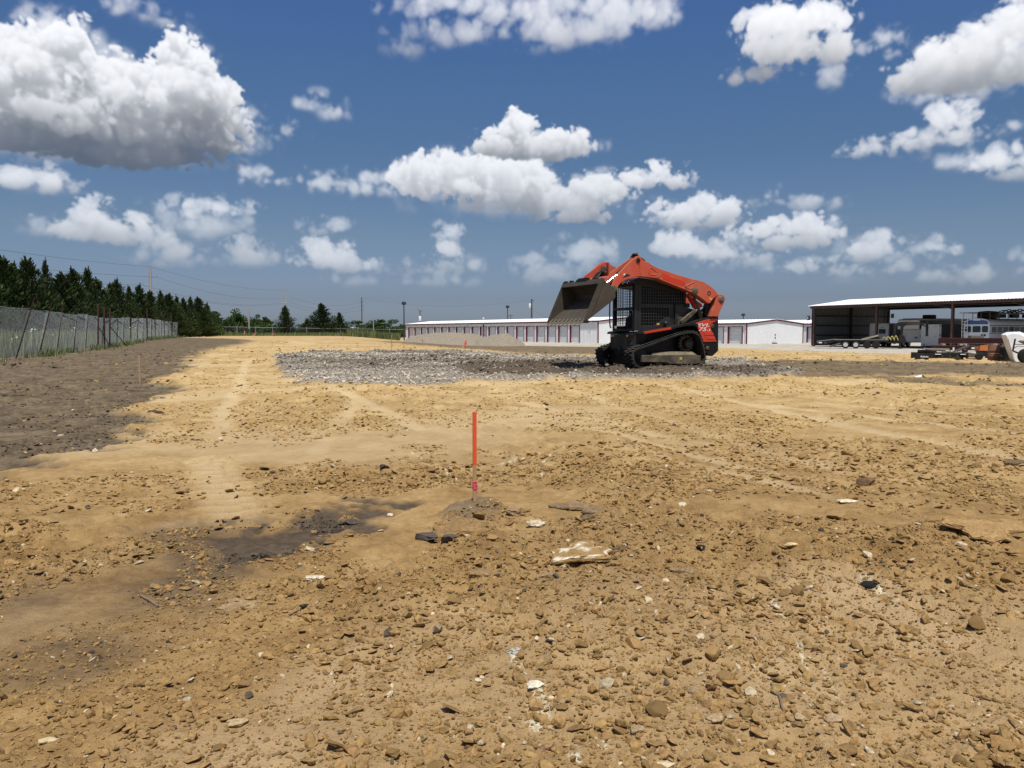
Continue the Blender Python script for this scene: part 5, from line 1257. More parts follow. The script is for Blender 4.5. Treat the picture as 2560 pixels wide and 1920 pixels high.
for x_ in (-.12,0,.12): MB().box(x_-.03,x_+.03,-.02,.03,2.92,2.99).build('marker_light',M_lite,bs)
MB().box(-1.15,1.15,-.012,-.001,1.02,1.10).build('blue_stripe',M_blue,bs)
MB().box(1.201,1.212,0,10.5,1.02,1.10).build('blue_stripe',M_blue,bs)
for x_,z in ((.55,1.35),(.80,1.35),(.5,1.15)): MB().lathe([(.10,-.01),(.10,.02),(.05,.03)],(x_,-.012,z),(0,-1,0),14).build('tail_light',M_fbl,bs,40)
for k_ in range(11):
    y_=.35+k_*.90; MB().box(1.202,1.214,y_,y_+.74,1.60,2.12).build('side_window',M_bglass,bs)
MB().box(1.203,1.22,0,10.5,2.22,2.27).build('rub_rail',M_fbl,bs); MB().box(1.203,1.22,0,10.5,1.50,1.545).build('rub_rail',M_blue,bs)
rk=MB().box(-1.45,1.30,-.35,10.4,3.42,3.47).build('roof_rack',M_fbl,bs)
for x_ in (-1.25,-.4,.4,1.2):
    for y_ in (.0,1.4,2.8,4.2,5.6): MB().bar((x_,y_,2.75),(x_,y_,3.43),.035).build('rack_post',M_grey,rk)
for x_ in (-1.30,-.78): MB().bar((x_,-.10,.95),(x_,-.16,3.45),.04).build('ladder_rail',M_gut,bs)
for k_ in range(8): z=1.05+k_*.32; MB().bar((-1.30,-.11,z),(-.78,-.11,z),.035).build('ladder_rung',M_gut,bs)
MB().lathe([(.05,-.85),(.42,-.75),(.48,0),(.42,.75),(.05,.85)],(.15,1.4,3.16),(1,.15,0),14).build('roof_canister',M_fbl,bs,40)
for k_ in range(3): MB().box(.1+.3*k_-.4,.5+.3*k_-.4,3.4+k_*1.6,4.4+k_*1.6,3.0,3.35).build('rack_crate',M_fbl,bs)
mb=MB()
for k_ in range(5): mb.tube(catmull([(-.6+.5*k_,4.0,3.5),(-.3+.5*k_,4.6,3.72+.06*(k_%2)),(.2+.5*k_,4.4,3.62),(.5+.4*k_,4.9,3.5)],4,False),.05,6)
mb.build('hose_coil',M_fbl,bs,60,kind='stuff')
for y_ in (2.2,7.8): wheel(bs,.98,y_,.48,.48,.25,(1,0,0)); wheel(bs,-1.23,y_,.48,.48,.25,(1,0,0))
x,y=by(2437,66.5); gb=empty('metal_bin',(x,y,float(base_height(x,y))),BANG+.9,'grey square metal bin standing in front of the bus','bin')
MB().box(-.5,.5,-.4,.4,.35,1.28).build('bin_body',M_grey,gb,bevel=.02)
for a in (-.4,.4):
    for b in (-.32,.32): MB().box(a-.04,a+.04,b-.04,b+.04,0,.35).build('leg',M_grey,gb)
MB().bar((.5,0,.7),(.85,0,.7),.06).build('spout',M_fbl,gb)
# gooseneck flatbed: local x along the trailer, -y towards the lot
GN=math.atan2(-.41,.91); gt=empty('gooseneck_trailer',(33.8,78.0,-.68),GN,'long black gooseneck flatbed trailer in front of the pole barn','trailer')
for x_ in (0,.93):
    wheel(gt,x_,-.98,.37,.37,.24); wheel(gt,x_,1.22,.37,.37,.24)
    MB().prism([(x_-.46,.62),(x_-.40,.84),(x_+.40,.84),(x_+.46,.62),(x_+.43,.62),(x_+.37,.80),(x_-.37,.80),(x_-.43,.62)],-1.24,-.98).build('fender',M_fbl,gt)
MB().box(-1.0,3.9,-.95,1.0,.66,.84).build('deck_frame',M_fbl,gt,bevel=.02)
MB().prism([(-1.0,.66),(-1.0,.88),(-2.75,.66),(-2.75,.40),(-1.8,.42)],-.95,1.0).build('dovetail',M_fbl,gt)
for k_ in range(6): y_=-.93+k_*.32; MB().prism([(-1.0,.885),(-1.0,.925),(-2.70,.705),(-2.70,.665)],y_,y_+.30).build('plank',M_plank,gt)
for k_ in range(6): y_=-.93+k_*.32; MB().box(-.99,3.8,y_,y_+.30,.845,.885).build('plank',M_plank,gt)
MB().bar((-1.55,-1.0,.18),(-.45,-1.02,.52),.12).build('ramp',M_grey,gt); MB().bar((-1.5,.2,.12),(-.4,.2,.50),.12).build('ramp',M_grey,gt)
MB().box(-2.5,-2.2,-.97,-.955,.50,.62).build('number_plate',M_gut,gt)
for x_ in (-2.65,-1.95): MB().box(x_,x_+.14,-.97,-.955,.50,.58).build('tail_light',M_lite,gt)
MB().bar((1.45,-.9,.88),(2.95,-.85,1.30),.10,.16).build('folded_ramp',M_plank,gt); MB().bar((1.5,.5,.9),(3.0,.5,1.36),.10,.16).build('folded_ramp',M_fbl,gt)
MB().prism([(1.35,.50),(2.0,1.0),(2.95,1.22),(3.2,.82),(3.2,.45)],-.85,.9).build('loaded_frame',M_fbl,gt)
for x_ in (1.95,2.75): wheel(gt,x_,-.98,.36,.36,.24,rim=M_fbl)
MB().bar((3.0,-.8,.90),(4.35,-.8,.98),.09).build('side_rail',M_grey,gt)
mb=MB()
for k_ in range(4): mb.tube(catmull([(3.3+.35*k_,-.85,.95),(3.45+.35*k_,-.88,1.12+.05*k_),(3.65+.33*k_,-.86,.98),(3.8+.3*k_,-.88,.78)],4,False),.035,6)
mb.build('ratchet_strap',M_strap,gt,60,kind='stuff')
MB().box(3.6,4.9,-.5,.5,.50,.66).build('tongue_frame',M_fbl,gt)
for x_ in (4.40,5.02): MB().box(x_-.10,x_+.12,-.35,.35,.45,2.35).build('neck_upright',M_fbl,gt,bevel=.02)
MB().prism([(4.25,2.20),(4.25,2.42),(4.9,2.62),(5.2,2.62),(7.3,2.55),(7.3,2.37),(5.35,2.28),(5.05,2.0),(4.95,2.2)],-.30,.30).build('neck_beam',M_fbl,gt)
MB().box(5.45,6.6,-.315,-.302,2.36,2.50).build('neck_stripe',M_steelred,gt)
MB().prism([(6.7,2.40),(7.35,2.10),(7.35,2.0),(6.65,2.32)],-.20,.20).build('neck_brace',M_fbl,gt)
MB().tube([(7.22,0,1.30),(7.22,0,2.72)],.11,12).tube([(7.22,0,1.22),(7.22,0,1.32)],.15,12).build('coupler',M_fbl,gt,50)
MB().box(4.80,5.0,-.45,-.25,.05,1.3).box(4.72,5.08,-.53,-.17,0,.05).build('landing_jack',M_fbl,gt)
MB().prism([(4.55,.5),(4.6,.95),(4.9,1.35),(5.25,1.30),(5.5,.6)],-.42,.42).build('tool_box',M_fbl,gt,bevel=.03)
MB().tube(catmull([(5.1,-.3,1.5),(5.35,-.3,1.45),(5.4,-.3,1.15),(5.5,-.3,1.05)],4,False),.02,6).build('trailer_cable',M_fbl,gt,60)
# stacked steel beams on cribbing
def ibeam(L,h_,w_,x0=0,z0=0,y0=0): return MB().box(x0,x0+L,y0-w_/2,y0+w_/2,z0,z0+.04).box(x0,x0+L,y0-w_/2,y0+w_/2,z0+h_-.04,z0+h_).box(x0,x0+L,y0-.025,y0+.025,z0+.04,z0+h_-.04)
x,y=by(2347,59); be=empty('steel_beam',(x,y,float(base_height(x,y))),-.36,'upper dark red steel beam lying across cribbing below the bus','steel beam')
ibeam(6.2,.42,.30,0,.62).build('girder',M_steelred,be)
x,y=by(2344,60.5); be=empty('steel_beam',(x,y,float(base_height(x,y))),-.36,'dark red steel beam lying behind the upper one','steel beam'); ibeam(6.2,.40,.30,0,.62).build('girder',M_steelred,be)
x,y=by(2327,54); be=empty('steel_beam',(x,y,float(base_height(x,y))),-.34,'lower dark red steel beam nearest the ground','steel beam'); ibeam(4.2,.34,.30,0,.14).build('girder',M_steelred,be)
for i,(u,D) in enumerate(((2362,59.4),(2405,58.4),(2450,57.3),(2492,56.5))):
    x,y=by(u,D); cr=empty('timber_block',(x,y+.3,float(base_height(x,y))),-.36,'%s timber crib from the left under the upper red steel beam'%words_[i],'crib block','timber cribs under the steel beams')
    for k_ in range(3): 
        o=MB().box(-.5,.5,-.10,.10,0,.19).build('timber',M_plank,cr); o.location=(0,0,.20*k_); o.rotation_euler=(0,0,1.57*(k_%2==0))
# box blade and other implements (facing the lot)
def gl(u,D,dz=0): x,y=by(u,D); return (x,y,float(surf(x,y)[0])+dz)
bx=empty('box_blade',gl(2288,27),-.10,'black box blade with white lettering on its end plate','box blade')
MB().box(0,.60,-.02,.03,.02,.25).build('end_plate',M_fbl,bx,bevel=.006)
text('Kubota','brand_lettering',M_white,bx,.26,.065,frame_mtx((.17,-.0215,.10),(1,0,0),(0,0,1)),.1,.02)
MB().box(.60,1.72,.0,.05,.18,.25).build('top_bar',M_fbl,bx); MB().prism([(.60,.03),(1.60,.03),(1.55,.13),(.60,.11)],.10,.14).build('cutting_blade',M_grey,bx)
MB().box(1.68,1.75,-.02,.55,.0,.26).build('end_plate',M_fbl,bx)
MB().box(.05,1.7,.45,.50,.02,.27).build('moldboard',M_fbl,bx)
for x_ in (.66,1.50): MB().box(x_,x_+.20,-.006,-.001,.20,.225).build('label_plate',M_white,bx)
for x_ in (.75,1.0,1.25,1.5): MB().bar((x_,.2,.02),(x_,.22,.34),.03).build('ripper_shank',M_grey,bx)
MB().bar((.35,.25,.40),(1.25,.30,.38),.07,.05).build('draw_bar',M_plank,bx); MB().bar((.40,.15,.38),(1.35,.05,.27),.03).build('link_arm',M_grey,bx); MB().bar((.55,.35,.27),(1.2,.38,.40),.03).build('link_arm',M_fbl,bx)
MB().box(.25,.8,.2,.45,.27,.36).build('hitch_block',M_fbl,bx)
mw=empty('rotary_cutter',gl(2405,27.4),-.1,'grimy rotary cutter with small tail wheels between box blade and drum','mower')
MB().prism([(-.1,.10),(-.15,.22),(.25,.28),(.62,.22),(.66,.10)],.1,.7).build('deck',M_grey,mw,bevel=.02)
MB().bar((-.25,.2,.27),(.30,.3,.50),.05).build('frame_arm',M_grey,mw); MB().bar((.1,.2,.25),(.42,.3,.47),.05).build('frame_arm',M_fbl,mw); MB().bar((.28,.35,.20),(.36,.35,.54),.06).build('mast',M_grey,mw)
MB().lathe([(.07,0),(.09,.03),(.09,.10),(.05,.14)],(.22,.3,.26),(0,0,1),12).build('gearbox',M_steelred,mw,40)
for x_,z,r_ in ((.08,.13,.10),(.54,.135,.125)): wheel(mw,x_,-.02,z,r_,.09,rim=M_fbl)
MB().bar((.0,-.05,.045),(.42,-.08,.05),.06).build('skid_shoe',M_grey,mw); MB().box(.30,.40,-.02,.0,.40,.46).build('label_plate',M_white,mw); MB().box(-.28,-.22,.1,.12,.36,.45).build('label_plate',M_white,mw)
MB().box(.10,.32,-.05,.10,.12,.22).build('pulley_guard',M_rust,mw)
oi=empty('orange_implement',gl(2448,30),-.15,'faded orange implement body behind the drum','implement')
MB().prism([(0,.28),(.02,.50),(.36,.56),(.38,.30)],0,.4).build('hood',M_org,oi,bevel=.01); MB().box(-.25,.40,.0,.35,.50,.56).build('top_frame',M_fbl,oi)
MB().box(.02,.40,.02,.35,.06,.28).build('lower_frame',M_fbl,oi); MB().prism([(-.22,.32),(-.22,.44),(.0,.48),(.0,.34)],.0,.3).build('side_cover',M_rust,oi)
for x_ in (.05,.34): MB().box(x_,x_+.05,.05,.30,0,.06).build('foot',M_fbl,oi)
dr=empty('rusty_drum',gl(2484,25.7,-.01),0,'rusty steel drum standing left of the white fibreglass shell','drum')
MB().lathe([(.165,0),(.175,.01),(.175,.17),(.182,.18),(.175,.19),(.175,.36),(.182,.37),(.175,.38),(.175,.545),(.17,.555),(.15,.54)],(0,0,0),(0,0,1),28).build('shell',M_rust,dr,40)
MB().lathe([(.1775,.262),(.1775,.285)],(0,0,0),(0,0,1),28,cap=False).build('pale_band',M_band,dr,40)
MB().lathe([(.15,.50),(.09,.57),(.03,.58)],(0,0,0),(0,0,1),14).build('lid',M_rust,dr,40)
MB().box(.17,.26,-.05,.03,.17,.23).build('spigot',M_band,dr)
sc=empty('scrap_crate',gl(2512,26.6,-.01),.2,'black crate of scrap between the drum and the white shell','crate')
MB().box(-.20,.30,-.2,.3,0,.46).build('crate_body',M_fbl,sc,bevel=.02); MB().bar((-.25,-.1,.50),(.35,.2,.54),.05).build('pipe',M_grey,sc); MB().bar((-.2,.1,.47),(.30,-.1,.50),.04).build('pipe',M_fbl,sc)
# white shell: a loft from the front outline back to a wider one
D=24.6
def sh(u,v,dy): k_=(u-1280)/F_PX; return (k_*(D+dy),D+dy,CAM_H+(830-v)*(D+dy)/F_PX)
fr_=[(2513,838),(2528,832.5),(2546,834.5),(2562,842),(2596,858),(2630,884),(2640,911),(2600,914),(2549,913),(2538,903),(2527,880)]
bk_=[(2500,836),(2514,830),(2546,829),(2566,836),(2600,852),(2640,880),(2652,911),(2600,914),(2533,911),(2524,896),(2512,868)]
org=Vector(sh(2560,912,.3)); org.z=float(surf(org.x,org.y)[0])
ws=empty('white_shell',org,0,'large curved white fibreglass shell tipped on its side at the edge of the lot','fibreglass shell')
A=[Vector(sh(u,v,0))-org for u,v in fr_]; B=[Vector(sh(u,v,.35))-org for u,v in bk_]; E=[Vector(sh(u,v,1.3))-org for u,v in bk_]
n=len(A); mb=MB().add(A+B+E,[tuple(range(n))]+[(i,(i+1)%n,n+(i+1)%n,n+i) for i in range(n)]+[(n+i,n+(i+1)%n,2*n+(i+1)%n,2*n+i) for i in range(n)]+[tuple(range(3*n-1,2*n-1,-1))])
mb.build('shell_body',M_shell,ws,bevel=.02)
MB().tube([Vector(sh(2518,845,-.02))-org,Vector(sh(2527,870,-.02))-org,Vector(sh(2535,892,-.02))-org],.012,6).build('seam_ridge',M_shell,ws,60)
x,y,z=gl(2560,24.0); ct=empty('wheeled_frame',(x,y,z),0,'black tube frame with one large grey tyre in front of the white shell','cart')
wheel(ct,-.02,-.02,.22,.22,.14,rim=M_fbl)
MB().bar((-.36,0,.36),(-.30,0,.75),.035).build('upright',M_fbl,ct); MB().bar((-.32,0,.58),(.6,.05,.56),.02).build('cross_bar',M_fbl,ct); MB().tube(catmull([(-.34,0,.45),(-.2,0,.52),(0,0,.50),(.3,0,.46)],4,False),.010,6).build('bent_rod',M_fbl,ct,60)
MB().prism([(-.12,.66),(-.06,.70),(.25,.60),(.35,.50),(.25,.50)],-.05,.15).build('mudguard',M_grey,ct); MB().bar((-.33,0,.36),(.1,.1,.22),.04).build('axle_arm',M_fbl,ct)
# ------------------------------------------------------------------ gravel piles
M_pile=material('crushed_stone',(.20,.165,.12),.95,col2=(.31,.265,.20),scale=7,amount=.9,bump=.9,bscale=9,spec=.1,sharp=.12)
def pile(label,ridge,D,depth,seed):
    us=np.linspace(ridge[0][0],ridge[-1][0],90); vv=np.interp(us,[r_[0] for r_ in ridge],[r_[1] for r_ in ridge])
    for _ in range(4): vv=np.convolve(np.pad(vv,1,'edge'),[.25,.5,.25],'valid')
    X=(us-1280)/F_PX*D; zt=CAM_H+(830-vv)*D/F_PX; zb=base_height(X,np.full_like(X,D)); hh=np.maximum(zt-zb,0)
    T=np.linspace(-1,1,44); g_=[]
    gx=np.repeat(X[:,None],44,1); w_=np.maximum(depth*(hh/hh.max())**.55,.3); gy=D+T[None,:]*w_[:,None]
    gh=hh[:,None]*np.clip(1.04-np.abs(T[None,:])**1.25,0,1)
    gh=gh+(fbm(gx*1.3,gy*1.3,4,seed)-.5)*.30*np.clip(gh*1.5,0,1)+(vnoise(gx*4.5,gy*4.5,seed)-.5)*.12*np.clip(gh*2,0,1)
    gz_=base_height(gx,gy)-.06+gh
    i=np.arange(89)[:,None]*44; j=np.arange(43)[None,:]; F=np.stack([i+j,i+44+j,i+44+j+1,i+j+1],-1).reshape(-1,4)
    o=np_mesh('gravel_pile',np.stack([gx,gy,gz_],-1).reshape(-1,3),F,M_pile); tag(o,label,'gravel pile',None); return o
pile('long double humped heap of crushed stone in front of the storage doors',[(988,858),(1005,853),(1030,841),(1055,835),(1090,831),(1130,831.5),(1165,832),(1190,835),(1210,843),(1222,850),(1250,858)],97,5.5,1)
pile('smaller rounded heap of crushed stone at the right of the long heap',[(1185,858),(1205,847),(1228,838),(1248,833),(1268,833),(1285,841),(1300,851),(1312,858)],93,3.6,3)
# ------------------------------------------------------------------ survey stakes
M_stakeo=material('fluorescent_orange_paint',(.80,.085,.022),.6,col2=(.62,.075,.03),scale=9,amount=.6)
M_stakew=material('raw_stake_wood',(.42,.27,.13),.8,col2=(.33,.20,.09),scale=14,amount=.7)
M_pink=material('pink_string',(.75,.10,.16),.7)
M_flag=material('pink_flagging',(.62,.17,.15),.6)
M_stakef=material('faded_orange_stake',(.33,.13,.06),.8)
x,y,z=at(1187,1277); st=empty('survey_stake',(x,y,z),.18,'tall survey stake with orange painted top and pink string in the foreground','survey stake')
MB().box(-.0095,.0095,-.008,.008,-.10,.225).build('bare_wood',M_stakew,st,bevel=.001)
MB().box(-.0099,.0099,-.0084,.0084,.195,.478).build('painted_top',M_stakeo,st,bevel=.001)
mb=MB()
for k_ in range(6):
    zz=.068+k_*.0085+.003*math.sin(k_*2.1)
    mb.tube([(-.012,-.010,zz),(.012,-.0105,zz+.003*(-1)**k_),(.012,.0105,zz+.002),(-.012,.0105,zz)],.0026,5,closed=True)
mb.tube(catmull([(.006,-.012,.10),(.013,-.014,.085),(.010,-.013,.06),(.012,-.014,.045)],4,False),.0022,5).build('string_wraps',M_pink,st,60,kind='stuff')
def small_stake(u,vb,vt,label,wood=M_stakew,flag=None,lean=0,D=None):
    if D is None: x,y,z=at(u,vb)
    else: x,y=by(u,D); z=float(surf(x,y)[0])
    D=y; h_=(vb-vt)*D/F_PX
    s_=empty('survey_stake',(x,y,z),.3,label,'survey stake'); s_.rotation_euler=(0,lean,.3)
    MB().box(-.013,.013,-.010,.010,-.1,h_).build('shaft',wood,s_)
    if flag:
        a,b=flag; mb=MB(); mb.tube(catmull([(.0,-.02,h_*.98),(-.03,-.03,h_*.8),(-.10,-.03,h_*.5),(-.14,-.03,h_*.32)],4,False),[.03+.012*((q*7)%3) for q in range(12)],5)
        mb.tube(catmull([(.0,-.02,h_*.98),(.03,-.03,h_*.85),(.02,-.03,h_*.6),(-.03,-.03,h_*.42)],4,False),.030,5); mb.build('flag_ribbon',M_flag,s_,60)
small_stake(350,957,885,'bare wooden stake standing in the dark soil on the left')
small_stake(1164,880,849,'stake with drooping pink flag at the back edge of the gravel',flag=(1,1))
small_stake(979,876,840,'thin orange stake behind the gravel patch',M_stakef)
small_stake(858,858,835,'thin orange stake far out on the pad in front of the juniper',M_stakef,D=68)
small_stake(635,852,841,'short leaning stake with pink flag at the tip of the dark soil',flag=(1,1),lean=.35,D=88)
small_stake(684,847,838,'tiny pink flagged stake near the middle of the back fence',flag=(1,1),D=112)
small_stake(613,846,832,'pink flagged stake just in front of the short grey utility pole',flag=(1,1),D=118)
small_stake(555,848,835,'bare stake in front of the second bay of the back fence',D=104)
small_stake(598,848,837,'bare stake in front of the third bay of the back fence',D=104)
small_stake(1057,851,842,'pink flagged stake at the foot of the long gravel heap',flag=(1,1),D=90)
# ------------------------------------------------------------------ clods and stones
def clod_material():
    m=bpy.data.materials.new('clod_soil'); m.use_nodes=True; t=NT(m.node_tree); b=t.n['Principled BSDF']; b.inputs['Roughness'].default_value=.95; b.inputs['Specular IOR Level'].default_value=.1
    a=t.new('ShaderNodeAttribute',attribute_name='col'); P=t.new('ShaderNodeTexCoord').outputs['Object']
    f=t.noise(P,70,4,.65); c_=t.mix(1,a.outputs['Color'],t.ramp(f,[(.35,.70),(.65,1.22)]),'MULTIPLY'); t.l.new(c_,b.inputs['Base Color'])
    n=t.new('ShaderNodeBump'); n.inputs['Strength'].default_value=.6; n.inputs['Distance'].default_value=.004; t.l.new(t.noise(P,160,3,.6),n.inputs['Height']); t.l.new(n.outputs[0],b.inputs['Normal']); return m
M_clod=clod_material()
from mathutils import noise as mn
def ico(sub):
    bm=bmesh.new(); bmesh.ops.create_icosphere(bm,subdivisions=sub,radius=1); bm.verts.ensure_lookup_table()
    v=np.array([q.co[:] for q in bm.verts]); f=np.array([[q.index for q in p.verts] for p in bm.faces]); bm.free(); return v,f
def rock_verts(v,seed,amp=.35,flat=.7,facet=3):
    g_=np.random.default_rng(seed); o=v.copy(); off=g_.random(3)*50
    d=np.array([mn.fractal(Vector(p*1.3+off),1.0,2.1,3) for p in v]); o=v*(1+amp*d[:,None])
    for _ in range(facet):
        n_=g_.normal(0,1,3); n_/=np.linalg.norm(n_); h_=g_.uniform(.45,.75); s_=o@n_; o=o-np.outer(np.maximum(s_-h_,0),n_)*.9
    o*=np.array([1,g_.uniform(.6,.95),flat*g_.uniform(.75,1.1)]); return o
TAN=np.array([.308,.190,.075])
def ico0():
    t=(1+5**.5)/2; v=np.array([[-1,t,0],[1,t,0],[-1,-t,0],[1,-t,0],[0,-1,t],[0,1,t],[0,-1,-t],[0,1,-t],[t,0,-1],[t,0,1],[-t,0,-1],[-t,0,1]])/math.hypot(1,t)
    return v,np.array([[0,11,5],[0,5,1],[0,1,7],[0,7,10],[0,10,11],[1,5,9],[5,11,4],[11,10,2],[10,7,6],[7,1,8],[3,9,4],[3,4,2],[3,2,6],[3,6,8],[3,8,9],[4,9,5],[2,4,11],[6,2,10],[8,6,7],[9,8,1]])
def scatter(name,x,y,size,col,sub,seed,sink=.15,flat=.68,zoff=None,kind='stuff',tilt=.25):
    g_=np.random.default_rng(seed); v,f=ico(sub-1) if sub>1 else ico0(); K_=12; T=[rock_verts(v,seed*50+i,.38,flat,4) for i in range(K_)]
    T=np.array(T); n=len(x); pick=g_.integers(0,K_,n); a=g_.uniform(0,6.283,n); tl=g_.normal(0,tilt,(n,2))
    V=T[pick]*size[:,None,None]*g_.uniform(.8,1.2,(n,1,3))
    V[:,:,2]+=V[:,:,0]*tl[:,:1]+V[:,:,1]*tl[:,1:]
    ca,sa=np.cos(a)[:,None],np.sin(a)[:,None]; X=V[:,:,0]*ca-V[:,:,1]*sa; Y=V[:,:,0]*sa+V[:,:,1]*ca
    z=(surf(x,y) if zoff is None else zoff)+size*flat*(.5-sink)
    P=np.stack([X+x[:,None],Y+y[:,None],V[:,:,2]+z[:,None]],-1).reshape(-1,3)
    F=(np.arange(n)[:,None,None]*len(v)+f[None]).reshape(-1,3)
    cc=np.repeat(np.concatenate([col,np.ones((n,1))],1),len(v),0)
    return np_mesh(name,P,F,M_clod,attrs={'col':('POINT',cc)},smooth_=False,kind=kind)
def fan_points(n,r0,r1,seed,pw=1.0,half=42):
    g_=np.random.default_rng(seed); r=(r0**pw+(r1**pw-r0**pw)*g_.random(n))**(1/pw); t=np.radians(g_.uniform(-half,half,n)); return r*np.sin(t),r*np.cos(t)
def clod_cols(x,y,g_,F,white=.035,dark=.012):
    n=len(x); far=smooth((np.hypot(x,y)-3.6)/9)[:,None]; c_=(TAN[None]*(1-far)+np.array([.49,.325,.118])[None]*far)*g_.uniform(.70,1.10,(n,1))*(1+g_.normal(0,.018,(n,3)))
    u=g_.random(n); c_=np.where((u<white)[:,None],np.array([.48,.39,.25])*g_.uniform(.75,1.15,(n,1)),c_)
    dk=np.clip(dark+.10*F['wet']+.9*F['darkpatch']+.18*F['stake'],0,.95); u=g_.random(n); c_=np.where((u<dk)[:,None],np.array([.075,.060,.044])*g_.uniform(.6,1.5,(n,1)),c_)
    u=g_.random(n); c_=np.where((u<.93*F['dark'])[:,None],np.array([.105,.082,.060])*g_.uniform(.6,1.5,(n,1)),c_); return np.clip(c_,.02,.8)
def clod_field(name,n,r0,r1,s0,sg,smin,smax,sub,seed,pw,flat=.62,tilt=.25,sink=.05):
    g_=np.random.default_rng(seed); x,y=fan_points(n,r0,r1,seed,pw); F=ground_fields(x,y)
    dens=np.clip((.34 if s0<.006 else .07)+1.1*smooth((.55*fbm(x*.85,y*.85,4,1)+.45*fbm(x*3.1,y*3.1,3,2)-.42)*6)+.5*F['wet'],0,1)*(1-(.5 if s0<.006 else .85)*F['pale'])*(1-.2*F['stake'])*(1-F['gravel'])*(1-F['lot'])*(1-.45*F['dark'])*(1-F['grass'])
    k_=g_.random(n)<dens; x,y=x[k_],y[k_]; F={q:F[q][k_] for q in F}
    s_=np.clip(s0*np.exp(g_.normal(0,sg,len(x))),smin,smax)
    print(name,len(x)); return scatter(name,x,y,s_,clod_cols(x,y,g_,F),sub,seed,sink,flat,tilt=tilt)
_t0=time.time()
clod_field('soil_crumbs',80000,1.35,5.6,.0036,.55,.0018,.010,1,21,1.4)
clod_field('dirt_rubble',11500,1.35,5.6,.0085,.50,.005,.024,2,22,1.5,.6,.3,-.05)
clod_field('soil_flakes',24000,1.4,9,.0100,.50,.005,.030,1,26,1.5,.30,.26,-.15)
clod_field('mid_flakes',36000,4.6,15,.0125,.42,.006,.036,1,23,1.5,.34,.28,-.2)
clod_field('far_crumbs',9000,12,26,.024,.35,.014,.05,1,24,1.6,.5)
clod_field('distant_clods',7000,24,62,.045,.4,.025,.11,1,25,1.5,.5)
# crushed stone spread under the loader
g_=np.random.default_rng(31); n=90000; x,y=g_.uniform(-10,11,n),11+25*g_.random(n)**1.4; F=ground_fields(x,y)
k_=(F['gravel']>.45)&(g_.random(n)<(1-.70*F['soil'])*.80); x,y=x[k_],y[k_]; soil=F['soil'][k_]
s_=np.clip(.020*np.exp(g_.normal(0,.42,len(x))),.009,.055)*np.clip(y/17,.9,1.6)
band=smooth((fbm(x*.25,y*.9,3,4)-.42)*7)
cc=np.array([.40,.345,.265])[None]*(1+.35*smooth((15.6-y)/2))[:,None]*(g_.uniform(.62,1.2,(len(x),1)))*(.60+.55*band[:,None]); cc=np.where((g_.random(len(x))<.75*soil)[:,None],np.array([.10,.075,.05])*g_.uniform(.6,1.4,(len(x),1)),cc); cc=np.clip(cc,.03,.72)
scatter('gravel',x,y,s_,cc,1,33,.1,.75); print('gravel',len(x))
# single rocks that stand out: photo place, width in photo px, outline ratio, height ratio, colour, label
def big_rock(u,v,wpx,ratio,hr,col,label,seed,rz=0,sub=4,name='dirt_clod',cat='clod',amp=.28,facet=5,under=.25,col2=None,group=None,thr=.16):
    x,y,z=at(u,v); w_=wpx*math.hypot(x,y)/F_PX; vv,f=ico(sub); o=rock_verts(vv,seed,amp,1.0,facet)
    if 'slab' in cat or 'flake' in cat:      # low broken plates: full outline, flat top
        rr=np.hypot(vv[:,0],vv[:,1])+1e-6; ang=np.arctan2(vv[:,1],vv[:,0])
        rg_=rr**.62*(1+.11*np.sin(ang*3+seed)+.08*np.sin(ang*5+2*seed)+.05*np.sin(ang*11+seed))
        d_=np.array([mn.fractal(Vector(p*2.2+Vector((seed,1,0))),1.,2.,3) for p in vv])
        o=np.stack([np.cos(ang)*rg_*(1+.06*d_),np.sin(ang)*rg_*(1+.06*d_),np.sign(vv[:,2])*np.abs(vv[:,2])**.85*(1+.35*d_)+.30*d_],1); hr*=.68; ratio*=1.25
    fine=np.array([mn.fractal(Vector(p*6+Vector((seed,0,0))),.9,2.0,4) for p in vv]); o=o*(1+.05*fine[:,None])
    o/=(o[:,0].max()-o[:,0].min()); zr=o[:,2].max()-o[:,2].min(); o[:,1]*=ratio/(o[:,1].max()-o[:,1].min()); o[:,2]*=hr/zr
    top=np.percentile(o[:,2],86); o[:,2]=np.where(o[:,2]>top,top+(o[:,2]-top)*.35,o[:,2])
    if 'slab' in cat:
        ang=np.arctan2(o[:,1],o[:,0]); rg_=1+.10*np.sin(ang*3+seed)+.07*np.sin(ang*7+2*seed)+.05*np.sin(ang*13+seed); o[:,0]*=rg_; o[:,1]*=rg_
    P=o*w_; P[:,2]+= hr*w_*(.5-under)
    nse=np.array([mn.fractal(Vector(p*3+Vector((0,seed,3))),1,2,3) for p in vv])
    c_=np.clip(np.array(col)[None]*(1+.25*nse[:,None]),.02,.8)
    if col2 is not None: c_=np.where((nse>thr)[:,None]&(o[:,2]>0)[:,None],np.array(col2)[None],c_)
    ob=np_mesh(name,P,f,M_clod,attrs={'col':('POINT',np.concatenate([c_,np.ones((len(c_),1))],1))},smooth_=True); ob.location=(x,y,z); ob.rotation_euler=(random.uniform(-.08,.08)+(.15 if 'slab' in cat or 'flake' in cat else 0),random.uniform(-.08,.08),rz)
    ob.data.set_sharp_from_angle(angle=R(38)); return tag(ob,label,cat,group)
T_=tuple(TAN); DB=(.155,.105,.055); CH=(.60,.52,.38); GY=(.10,.082,.066); CO=(.018,.018,.02)
